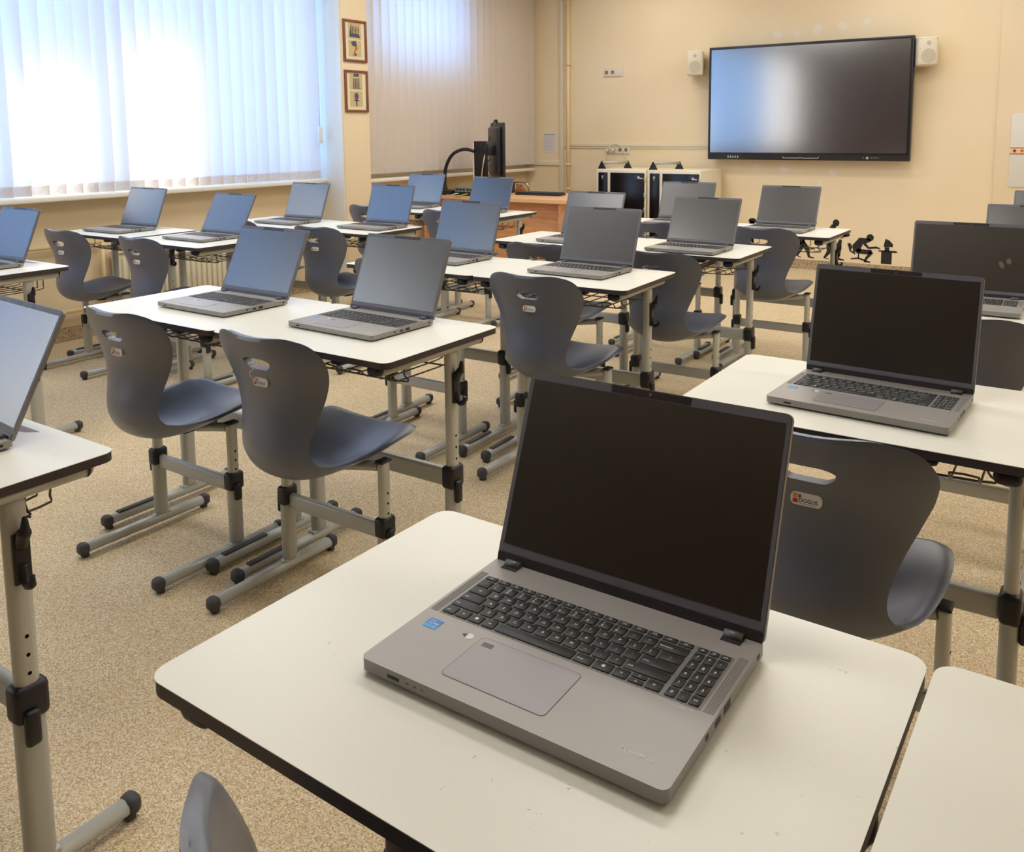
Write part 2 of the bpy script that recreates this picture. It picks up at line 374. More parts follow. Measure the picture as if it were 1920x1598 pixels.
shade(3.97 - dy, 5.18, 1.0, 'pale roller shade fully down on the panes nearest the pillar')
# vertical blinds
def blind(name, y0, y1, x, z0, z1, label, ang, cover=1.0):
    r = empty(name, (x, y0, z1)); tag(r, label, 'blind')
    MB().box((-.02, 0, -.005), (.02, y1 - y0, .035), bev=.004).build('headrail', 'white', r)
    n = int((y1 - y0) / .108); sp = (y1 - y0) / n; H = z1 - z0
    b = bmesh.new(); vs = []
    for k in range(9):
        u = (k / 8 - .5) * .127; cxx = .008 * (1 - (2 * k / 8 - 1) ** 2)
        vs.append((b.verts.new((cxx, u, 0)), b.verts.new((cxx, u, -H))))
    for k in range(8):
        f = b.faces.new((vs[k][0], vs[k][1], vs[k + 1][1], vs[k + 1][0])); f.smooth = True
    me = bpy.data.meshes.new('slat'); b.to_mesh(me); b.free(); me.materials.append(M['blind'])
    wm = MB(); wm.box((.0, -.058, -H + .003), (.003, .058, -H + .068), bev=.001); wmesh = None
    for i in range(n):
        s = bpy.data.objects.new('slat', me); COL.objects.link(s); s.parent = r
        s.location = (0, sp * (i + .5), -.005); s.rotation_euler = (0, 0, math.radians(ang + random.uniform(-4, 4)))
        if wmesh is None:
            w = wm.build('bottom_weight', 'blind', s); wmesh = w.data
        else:
            w = bpy.data.objects.new('bottom_weight', wmesh); COL.objects.link(w); w.parent = s
    c = MB()
    for i in range(n - 1):
        ya, yb = sp * (i + .5) + .03, sp * (i + 1.5) + .03
        pts = [(.018, ya + (yb - ya) * t, -H + .058 - .045 * (1 - (2 * t - 1) ** 2)) for t in [k / 8 for k in range(9)]]
        c.tube(pts, .0016, n=5)
    c.build('bead_chain', 'white', r)
    return r
b1 = blind('vertical_blind', -2.35, 5.19, XL + .10, .995, 3.05, 'pale vertical blind across the large left window, lit from behind', -30)
k = MB(); k.tube([(0, 0, 0), (0, 0, -1.62)], .003, n=6); k.box((-.012, -.02, -1.76), (.012, .02, -1.62), bev=.006); k.build('pull_chain', 'white', b1, (.06, 7.52, 0))
diffuser = MB().box((WX + .048, 5.88, 2.04), (WX + .05, 7.28, 2.9)).build('roller_shade', 'shade'); tag(diffuser, 'added pale sheet softening daylight at the small high window beyond the pillar', 'roller shade', 'roller shades behind the vertical blind')  # added sheet, dims and blurs the daylight reaching the second blind
blind('vertical_blind', 5.62, 8.50, XL + .15, 1.005, 3.05, 'beige vertical blind covering the second window beyond the pillar', -14)
# radiators and heating pipes
def radiator(y0, y1, label):
    r = empty('radiator', (XL + .03, y0, .14)); tag(r, label, 'radiator', 'radiators under the left window')
    b = MB(); n = int((y1 - y0) / .045)
    b.box((.01, 0, .0), (.05, y1 - y0, .42), bev=.01)
    for i in range(n): b.box((.048, (i + .2) * .045, .03), (.062, (i + .2) * .045 + .026, .39), bev=.006)
    b.build('panel', 'radiator', r)
    t = MB(); t.box((.0, -.005, .415), (.065, y1 - y0 + .005, .432), bev=.004); t.build('top_grille', 'radiator', r)
    t = MB()
    for yy in (.12, y1 - y0 - .12): t.box((-.03, yy - .012, .1), (.012, yy + .012, .3)); t.box((0.0, yy - .012, -.14), (.03, yy + .012, .01))
    t.build('wall_bracket', 'radiator', r)
radiator(3.32, 4.96, 'cream ribbed radiator on the wall below the large window')
p = MB()
for z in (.65, .205): p.cyl((XL + .045, YB + .1, z), (XL + .045, 3.22 if z < .5 else 3.26, z), .014)
for z in (.65, .205):
    for yy in (-1.5, 0, 1.5, 2.4): p.box((XL, yy - .01, z - .012), (XL + .045, yy + .01, z + .012))
p.cyl((XL + .045, 3.26, .66), (XL + .045, 3.26, .2), .013)
tag(p.build('heating_pipe', 'pipe'), 'pair of thin cream heating pipes along the wall under the large window', 'pipe')

# ------------------------------------------------------------------ front wall furniture
b = MB(); b.box((-5.235, YF - .02, 0), (-5.178, YF, HC), bev=.004); struct(b.build('trim_4', 'trunk'))
b = MB(); b.box((XL, YF - .018, .985), (-5.235, YF, 1.045), bev=.003); b.box((-5.178, YF - .018, 1.205), (-3.2, YF, 1.245), bev=.003); struct(b.build('trim_5', 'trunk'))
b = MB(); b.box((-5.178, YF - .01, 1.185), (-3.2, YF, 1.205)); struct(b.build('trim_6', 'wall'))
b = MB(); b.cyl((-5.10, YF - .045, 0), (-5.10, YF - .045, HC), .019)
for z in (.72, 1.0, 2.13): b.cyl((-5.10, YF - .045, z - .012), (-5.10, YF - .045, z + .012), .027); b.box((-5.105, YF - .045, z - .006), (-5.095, YF, z + .006)); b.box((-5.13, YF - .05, z - .006), (-5.05, YF - .04, z + .006))
tag(b.build('wall_pipe', 'pipe'), 'thin cream riser pipe running up the front wall beside the corner', 'pipe')
b = MB(); b.box((-.77, YF - .025, 0), (.9, YF, HC), bev=.01); struct(b.build('trim_7', 'wall'))
# timetable sheet
r = MB().box((-5.465, YF - .003, 1.135), (-5.285, YF, 1.372)).build('paper_sheet', 'paper'); tag(r, 'printed timetable sheet pinned to the front wall by the corner', 'paper')
b = MB(); b.box((-5.45, YF - .0036, 1.335), (-5.30, YF - .003, 1.350))
for i in range(5): b.box((-5.452 + i * .035, YF - .0036, 1.155), (-5.4505 + i * .035, YF - .003, 1.325))
for i in range(12): b.box((-5.452, YF - .0036, 1.160 + i * .0145), (-5.31, YF - .003, 1.1625 + i * .0145))
b.build('printed_table', 'papertxt', r)
def socket(x0, x1, z0, z1, outs, label, plugs=()):
    r = empty('wall_socket', (x0, YF, z0)); tag(r, label, 'socket')
    w = x1 - x0; hh = z1 - z0
    MB().box((0, -.012, 0), (w, 0, hh), bev=.004).build('cover_plate', 'socket', r)
    for u in outs:
        s = MB(); s.cyl((u, -.0135, hh / 2), (u, -.010, hh / 2), .026, 0, 20); s.cyl((u, -.0142, hh / 2), (u, -.0134, hh / 2), .020, 1, 20)
        s.cyl((u - .009, -.0150, hh / 2), (u - .009, -.0140, hh / 2), .003, 0, 8); s.cyl((u + .009, -.0150, hh / 2), (u + .009, -.0140, hh / 2), .003, 0, 8)
        s.build('outlet', ['socket', 'socket_in'], r)
    return r
socket(-4.66, -4.42, 1.975, 2.07, (.04, .115), 'white double wall socket high on the front wall left of the speaker')
socket(-4.64, -4.33, 1.125, 1.215, (.04, .115, .19, .265), 'white row of four wall sockets above the charging cabinets')
for u, path, lb in ((-4.60, [(-4.60, YF - .05, 1.165), (-4.60, YF - .06, 1.10), (-4.605, YF - .03, 1.0), (-4.60, YF - .02, .8), (-4.55, YF - .03, .45), (-4.5, YF - .03, .02)], 'white plug with its cable dropping from the left outlet behind the cabinets'),
                (-4.525, [(-4.525, YF - .05, 1.165), (-4.56, YF - .06, 1.20), (-4.52, YF - .03, 1.235), (-4.44, YF - .02, 1.21), (-4.38, YF - .02, 1.10), (-4.30, YF - .02, .9), (-4.2, YF - .02, .5), (-4.1, YF - .03, .02)], 'white plug in the second outlet with its cable looped above the socket row')):
    c = MB(); c.cyl((u, YF - .05, 1.168), (u, YF - .013, 1.168), .018, 0, 14); c.tube(smooth_path(path, 6), .004, 0, 6)
    tag(c.build('power_plug', 'cable'), lb, 'plug')
# interactive display
tv = empty('wall_display', (-3.366, YF, 1.082)); tag(tv, 'large dark interactive display hung on the front wall between two speakers', 'display')
TW, TH = 1.93, 1.125
MB().box((.35, -.085, .3), (TW - .35, 0, TH - .3)).build('wall_mount', 'black', tv)
b = MB(); y0, y1 = -.155, -.085
b.box((0, y0, 0), (TW, y1, TH), bev=.008); fr = b.build('frame', 'tvframe', tv)
MB().box((.012, y0 - .002, .058), (TW - .012, y0 + .001, TH - .012)).build('inner_edge', 'tvin', fr)
MB().box((.028, y0 - .004, .072), (TW - .028, y0 - .001, TH - .028)).build('screen', 'tv', tv)
b = MB(); b.tube([(.78 + .34 * u, y0 - .004 - .012 * w_, .022 + .014 * v_) for u, w_, v_ in ((0, 0, 1), (0, 1, .2), (.03, 1, 0), (.47, 1, 0), (.48, 1, .4), (.52, 1, .4), (.53, 1, 0), (.97, 1, 0), (1, 1, .2), (1, 0, 1))], .0035, n=6)
b.build('pen_tray', 'steel', tv)
b = MB()
for x in (.215, .24, .265, .29, .315): b.box((x, y0 - .003, .020), (x + .012, y0, .032)); b.box((x + .002, y0 - .003, .038), (x + .008, y0, .044))
b.build('port_labels', 'grey_txt', tv)
b = MB(); b.cyl((1.565, y0 - .006, .028), (1.565, y0, .028), .012, 0, 16)
for x in (1.53, 1.60, 1.62, 1.64, 1.66): b.cyl((x, y0 - .003, .030), (x, y0, .030), .004, 0, 10)
b.build('control_buttons', 'steel', tv)
def speaker(cx, cz, rz, label):
    r = empty('wall_speaker', (cx, YF, cz), 0); tag(r, label, 'speaker', 'white loudspeakers beside the display')
    w, d, hh = .165, .17, .25; T = Matrix.Translation((0, -.20, 0)) @ Matrix.Rotation(rz, 4, 'Z')
    b = MB(); b.box((-w / 2, -.02, -hh / 2), (w / 2, d - .02, hh / 2), bev=.014, seg=3, mx=T); b.build('cabinet', 'spk', r)
    g_ = MB(); g_.box((-w / 2 + .012, -.024, -hh / 2 + .01), (w / 2 - .012, -.018, hh / 2 - .01), bev=.003, mx=T); bf = g_.build('baffle', 'spk', r)
    c_ = MB(); c_.cyl((0, -.029, -.038), (0, -.023, -.038), .058, 0, 28, mx=T); c_.build('woofer_grille', 'grille', r)
    c_ = MB(); c_.cyl((0, -.029, .072), (0, -.023, .072), .016, 0, 18, mx=T); c_.build('tweeter', 'grille', r)
    c_ = MB()
    for sx in (-1, 1):
        for z in (-.11, .02, .11): c_.cyl((sx * .066, -.027, z), (sx * .066, -.023, z), .004, 0, 8, mx=T)
    c_.build('grille_screws', 'grille', r)
    k = MB(); k.box((-.03, -.10, -.05), (.03, 0, .05), bev=.004); k.build('wall_bracket', 'spk', r)
speaker(-3.50, 2.06, math.radians(18), 'white loudspeaker on the wall left of the display')
speaker(-1.315, 2.055, math.radians(20), 'white loudspeaker on the wall right of the display')
# tiled splash panel
r = MB().box((-.65, YF - .037, .868), (.5, YF - .026, 1.50), bev=.002).build('tile_panel', 'tile'); tag(r, 'white tiled splash panel with an orange patterned border on the front wall', 'tile panel')
b = MB(); b.box((-.65, YF - .040, 1.150), (.5, YF - .036, 1.210), 0); b.box((-.65, YF - .041, 1.160), (.5, YF - .0395, 1.200), 1)
for i in range(20):
    x = -.615 + i * .056; q = Matrix.Translation((x, YF - .0405, 1.18)) @ Matrix.Rotation(PI / 4, 4, 'Y')
    b.box((-.012, -.001, -.012), (.012, .0, .012), 2 if i % 2 == 0 else 0, mx=q)
b.build('patterned_border', ['tileorange', 'tilecream', 'tilebrown'], r)
# wall decals (thin black vinyl cut-outs)
def decal(name, polys, ox, oz, label):
    b = MB()
    for p in polys: b.prism(p, .001, mx=FRONT(ox, YF - .0005, oz))
    return tag(b.build(name, 'decal'), label, 'wall decal', 'black silhouette decals above the skirting')
def blob(cx, cy, rx, ry, n=14): return [(cx + rx * math.cos(2 * PI * k / n), cy + ry * math.sin(2 * PI * k / n)) for k in range(n)]
def limb(pts, ws):
    L, R = [], []
    for i, (x, y) in enumerate(pts):
        a = pts[max(i - 1, 0)]; c = pts[min(i + 1, len(pts) - 1)]; dx_, dy_ = c[0] - a[0], c[1] - a[1]; l = math.hypot(dx_, dy_) or 1
        L.append((x - dy_ / l * ws[i], y + dx_ / l * ws[i])); R.append((x + dy_ / l * ws[i], y - dx_ / l * ws[i]))
    return L + R[::-1]
decal('figure_decal', [blob(0, .34, .042, .028), limb([(0, .34), (-.03, .22), (-.02, .12)], [.02, .05, .035]), limb([(-.02, .14), (.02, .07), (.0, .0)], [.03, .02, .012]), limb([(-.04, .14), (-.06, .06), (-.05, 0)], [.03, .02, .012]), limb([(0, .01), (.04, .0)], [.008, .004])], -2.93, .115, 'black silhouette decal, leftmost, its head showing over the far desk')
decal('figure_decal', [blob(-.02, .32, .03, .03), limb([(-.02, .3), (-.04, .22), (-.03, .14)], [.02, .045, .035]), limb([(-.03, .16), (.035, .09), (.05, .01), (.1, 0)], [.03, .02, .012, .005]), limb([(-.04, .15), (-.03, .09), (-.07, .015), (-.03, 0)], [.03, .02, .012, .005]), limb([(0, .26), (.05, .22), (.10, .27)], [.014, .01, .006]), limb([(.06, .2), (.115, .36)], [.004, .005])], -2.40, .115, 'black silhouette decal of a striding figure with a spear under the far desk')
decal('figure_decal', [blob(.0, .36, .032, .035), limb([(-.02, .34), (-.05, .24), (-.03, .14)], [.02, .05, .04]), limb([(0, .29), (.06, .22), (.10, .25)], [.015, .012, .01]), blob(.095, .25, .04, .022), limb([(-.03, .16), (.02, .08), (.03, .01), (.09, 0)], [.035, .022, .014, .005]), limb([(-.05, .15), (-.06, .07), (-.10, .01), (-.06, 0)], [.035, .02, .012, .005]), limb([(.05, .2), (.02, .1), (.03, .03)], [.012, .035, .02])], -2.10, .115, 'black silhouette decal of a standing figure with a tool right of the desk leg')
decal('figure_decal', [blob(.03, .235, .034, .034), limb([(.03, .21), (-.05, .20), (-.09, .14), (-.085, .09)], [.016, .035, .042, .035]), limb([(-.09, .10), (-.0, .095), (.05, .10)], [.024, .022, .018]), limb([(.05, .10), (.0, .03), (-.01, .005)], [.018, .012, .008]), limb([(-.02, .175), (.02, .135), (.09, .145), (.125, .135)], [.014, .011, .010, .005]), limb([(-.02, .006), (.04, .0)], [.010, .006]), limb([(-.165, .17), (-.145, .13), (-.15, .10), (-.10, .07)], [.014, .018, .008, .008]), limb([(-.07, .08), (-.07, .03)], [.006, .006]), limb([(-.14, .02), (-.07, .03), (.0, .01)], [.007, .008, .007])], -1.81, .115, 'black silhouette decal of a hunched figure sitting on an office chair')
decal('desk_decal', [[(-.05, 0), (.045, 0), (.045, .115), (-.05, .115)], [(-.075, .115), (.09, .11), (.09, .125), (.07, .13), (-.075, .128)], limb([(.0, .12), (.0, .16)], [.022, .02]), [(-.03, .16), (.05, .165), (.052, .19), (.02, .225), (-.015, .24), (-.028, .19)]], -1.625, .108, 'black silhouette decal of a desk with a boxy computer')

# charging cabinets
def charging_cabinet(x0, x1, label):
    r = empty('charging_cabinet', (x0, 7.92, 0)); tag(r, label, 'cabinet', 'white charging cabinets against the front wall')
    w = x1 - x0; H = .985; D = .56
    MB().box((0, 0, .06), (w, D, H), bev=.006).build('body', 'cabwhite', r)
    MB().box((.03, .03, 0), (w - .03, D - .03, .065)).build('plinth', 'black', r)
    d = MB().box((.03, -.012, .09), (.135, .002, H - .035), bev=.003).build('side_door', 'cabblack', r)
    b = MB(); b.cyl((.082, -.020, H - .075), (.082, -.012, H - .075), .013, 0, 12); b.box((.075, -.021, H - .11), (.089, -.012, H - .075), bev=.002); b.build('lock', 'chrome', d)
    d = MB().box((.17, -.012, .09), (w - .012, .002, H - .035), bev=.003).build('main_door', 'cabblack', r)
    b = MB(); b.tube([(w - .095 + .017 * math.cos(a), -.0125, H - .075 + .02 * math.sin(a)) for a in [1.2 + k * .35 for k in range(9)]], .003, 1, 5)
    b.box((w - .088, -.0132, H - .078), (w - .062, -.0122, H - .068), 0); b.box((w - .086, -.0132, H - .092), (w - .030, -.0122, H - .082), 0)
    b.build('logo', ['legend', 'blue'], d)
    b = MB()
    for z in (.86, .70, .55): b.cyl((w - .006, -.012, z), (w - .006, -.012, z + .05), .008, 0, 8)
    b.build('door_hinges', 'steel', r)
    for x in (.0,):
        b = MB()
        for (u, v_) in ((.045, .05), (.22, .30)):
            T = Matrix.Translation((u, v_, H)) @ Matrix.Rotation(PI / 2, 4, 'X')
            b.prism([(-.045, -.0), (.045, 0), (.012, .06), (.008, .078), (-.008, .078), (-.012, .06)], .022, mx=T)
            b.cyl((u, v_ - .026, H + .062), (u, v_ + .004, H + .062), .006, 0, 10)
        b.cyl((.045, .045, H + .063), (.22, .285, H + .063), .014, 1, 12)
        b.build('carry_handle', ['black', 'steel'], r)
    b = MB()
    b.box((w - .002, .12, .72), (w + .003, .46, .86), bev=.002); b.box((w - .002, .02, .905), (w + .003, .05, .915))
    b.build('side_vent', 'cabwhite', r)
charging_cabinet(-4.405, -3.835, 'white charging cabinet with black doors, left of the pair')
charging_cabinet(-3.815, -3.245, 'white charging cabinet with black doors, nearer the big display')

# ------------------------------------------------------------------ teacher's desk and what stands on it
TD = empty('teacher_desk', (-5.62, 6.5, 0)); tag(TD, 'beech teacher desk with a rounded top corner below the second window', 'desk')
b = MB(); b.prism(rrect(0, 0, 1.72, .82, .09, 8), .032, mx=Matrix.Translation((0, 0, .735))); b.build('desktop', 'woodtop', TD)
MB().box((.05, .13, .0), (1.60, .15, .735)).build('front_panel', 'wood', TD)
MB().box((1.60, .03, .0), (1.625, .78, .735)).build('side_panel', 'wood', TD)
MB().box((.03, .03, .0), (.055, .78, .735)).build('side_panel', 'wood', TD)
TZ = .767
mon = empty('computer_monitor', (-5.04, 7.02, TZ), math.radians(-40)); tag(mon, 'black monitor on a post seen from behind on the teacher desk', 'monitor')
T = Matrix.Identity(4)
b = MB(); b.box((-.26, .0, .14), (.26, .022, .70), bev=.008); b.build('screen_frame', 'darkplastic', mon)
b = MB(); b.box((-.20, -.045, .18), (.20, .002, .66), bev=.03, seg=3); b.build('rear_shell', 'darkplastic', mon)
MB().box((-.248, .0215, .155), (.248, .0235, .685)).build('screen', 'screen', mon)
b = MB(); b.box((-.10, -.12, .38), (.10, -.04, .48), bev=.01); b.box((-.06, -.135, .0), (.06, -.105, .52), bev=.008); b.build('arm', 'black', mon)
MB().box((-.16, -.22, 0), (.16, .06, .015), bev=.006).build('base', 'black', mon)
b = MB(); b.tube(smooth_path([(.02, -.12, .42), (.06, -.15, .33), (.03, -.16, .22), (.0, -.17, .1), (-.05, -.2, .006)], 6), .006, 0, 6); b.build('power_cable', 'cable', mon)
b = MB(); b.tube(smooth_path([(-.04, -.06, .34), (-.02, -.12, .27), (-.06, -.13, .16), (-.02, -.15, .03)], 6), .004, 0, 6); b.build('video_cable', 'black', mon)
wc = MB(); wc.box((-.035, -.028, 0), (.035, .0, .03), bev=.008); wc.box((-.012, -.01, -.03), (.012, .012, .004), bev=.003); wc.tube(smooth_path([(-.03, 0, .01), (-.08, -.02, .0), (-.10, -.03, -.08), (-.08, -.06, -.16), (-.1, -.09, -.3)], 6), .004, 0, 6)
o = wc.build('webcam', 'black', None, (-5.04, 7.03, TZ + .702)); o.rotation_euler = (0, 0, math.radians(-40)); tag(o, 'small black webcam clipped on top of the monitor', 'webcam')
dc = empty('document_camera', (-5.15, 6.92, TZ)); tag(dc, 'black document camera with a curved gooseneck beside the monitor', 'document camera')
MB().box((-.1, -.04, 0), (.03, .10, .03), bev=.01).build('base', 'black', dc)
b = MB(); b.box((-.09, -.02, .03), (.04, .02, .52), bev=.008); b.build('column', 'black', dc)
b = MB(); b.box((-.10, -.024, .06), (-.085, .024, .50), bev=.004); b.build('light_strip', 'white', dc)
b = MB(); b.tube(smooth_path([(-.05, -.06, .42), (-.15, -.10, .44), (-.26, -.14, .39), (-.33, -.16, .27), (-.345, -.17, .13), (-.34, -.17, .06)], 6), .017, 0, 10); b.cyl((-.34, -.17, .02), (-.34, -.17, .07), .024, 0, 14); b.build('gooseneck', 'black', dc)
MB().box((-.40, -.23, 0), (-.28, -.11, .02), bev=.006).build('foot', 'black', dc)
pc = empty('mini_computer', (-5.22, 6.56, TZ)); tag(pc, 'small grey desktop computer lying flat with cables plugged in', 'computer')
MB().box((0, 0, 0), (.25, .17, .035), bev=.004).build('docking_box', 'black', pc)
MB().box((0, 0, .035), (.25, .17, .085), bev=.004).build('case', 'pcgrey', pc)
b = MB()
for x in (.02, .06, .10, .15, .19): b.box((x, -.003, .05), (x + .025, .001, .068))
b.build('ports', 'port', pc)
b = MB(); b.tube(smooth_path([(.05, -.003, .02), (.04, -.04, .02), (.0, -.06, .005), (-.06, -.04, .005)], 5), .005, 0, 6); b.tube(smooth_path([(.16, -.003, .02), (.15, -.05, .015), (.12, -.07, .005), (.06, -.08, .005)], 5), .005, 1, 6); b.build('cables', ['cable', 'green'], pc)
o = MB().box((-.10, -.06, 0), (.10, .06, .05), bev=.01).build('black_box', 'black', None, (-5.35, 6.60, TZ)); tag(o, 'flat black box left of the small computer on the teacher desk', 'box')
kb = empty('computer_keyboard', (-4.50, 6.98, TZ), math.radians(4)); tag(kb, 'long black computer keyboard on the teacher desk', 'keyboard')
MB().box((-.24, -.075, 0), (.24, .075, .022), bev=.006).build('case', 'black', kb)
b = MB()
for i in range(20):
    for j in range(5): b.box((-.225 + i * .0228, -.06 + j * .025, .022), (-.206 + i * .0228, -.039 + j * .025, .031), bev=.002, seg=1)
b.build('keys', 'strip', kb)
b = MB(); b.tube(smooth_path([(0, 0, 0), (0, 0, .09), (.03, 0, .105), (.15, 0, .105), (.195, 0, .08), (.205, 0, .02), (.205, 0, 0)], 6), .008, 0, 8); b.box((-.02, -.03, -.0), (.02, .03, .10), 1, bev=.005)
o = b.build('chrome_bracket', ['chrome', 'darkplastic'], None, (-4.93, 7.12, TZ)); tag(o, 'curved chrome tube on a dark stand behind the keyboard', 'bracket')
b = MB(); b.sphere((0, 0, .045), .045, 0, (1, .8, 1)); b.sphere((.045, -.01, .035), .026); b.sphere((-.04, 0, .02), .02); b.sphere((.02, -.02, .085), .012); b.sphere((-.025, -.01, .085), .014)
o = b.build('plush_toy', 'fur', None, (-4.79, 7.06, TZ)); tag(o, 'small brown plush toy beside the chrome tube', 'toy')

# framed pictures on the pillar
def picture(z0, z1, label, art):
    r = empty('framed_picture', (-5.35, 5.262, z0)); tag(r, label, 'picture', 'framed papyrus pictures on the pillar')
    W_, H_ = .272, z1 - z0; b = MB()
    for lo, hi in (((0, 0, 0), (.018, W_, .02)), ((0, 0, H_ - .02), (.018, W_, H_)), ((0, 0, .018), (.018, .02, H_ - .018)), ((0, W_ - .02, .018), (.018, W_, H_ - .018))): b.box(lo, hi, bev=.003)
    b.build('frame', 'frame', r)
    MB().box((0, .015, .015), (.006, W_ - .015, H_ - .015)).build('mount', 'mount', r)
    b = MB(); pw = .15
    for zz in (.045, .19):
        pts = [(.06 + random.uniform(-.003, .003) + (pw if k > 5 else 0), zz + .135 * ((k % 6) / 5 if k <= 5 else 1 - (k % 6) / 5)) for k in range(12)]
        b.prism(pts, .001, mx=FACEX(.006, 0, 0))
    a = b.build('papyrus_sheets', 'papyrus', r)
    c = MB()
    for mi, pl in art: c.prism(pl, .0006, mi, mx=FACEX(.007, 0, 0))
    c.build('drawing', ['slate', 'ochre', 'violet'], r)
art1 = [(0, [(.075, .205), (.20, .205), (.185, .235), (.075, .24)]), (0, [(.075, .24), (.09, .30), (.10, .31), (.10, .24)])]
for k in range(5): art1.append((1 if k % 2 else 0, limb([(.11 + k * .017, .235), (.112 + k * .017, .27), (.11 + k * .017, .30)], [.004, .006, .003])))
art1 += [(0, [(.085, .165), (.145, .178), (.155, .145), (.14, .13), (.11, .13)]), (1, [(.145, .142), (.162, .142), (.160, .120), (.166, .108), (.150, .100), (.135, .10), (.137, .125)]), (1, limb([(.14, .10), (.13, .085), (.115, .06), (.118, .05)], [.008, .007, .005, .004])), (0, blob(.14, .062, .014, .012))]
art2 = [(0, [(.10, .30), (.175, .30), (.165, .318), (.17, .325), (.105, .325), (.11, .318)])]
for k in range(4): art2.append((0 if k != 2 else 2, limb([(.105 + k * .02, .205), (.107 + k * .02, .25), (.108 + k * .02, .285)], [.007, .006, .005])))
art2 += [(0, [(.095, .198), (.185, .198), (.185, .203), (.095, .203)]), (2, blob(.135, .135, .026, .030)), (2, limb([(.105, .098), (.165, .098)], [.006, .006])), (0, limb([(.135, .11), (.135, .052)], [.006, .008]))]
picture(1.975, 2.325, 'upper framed picture on the pillar with a blue and red motif in its lower half', art1)
picture(1.552, 1.905, 'lower framed picture on the pillar with standing figures above a looped cross', art2)

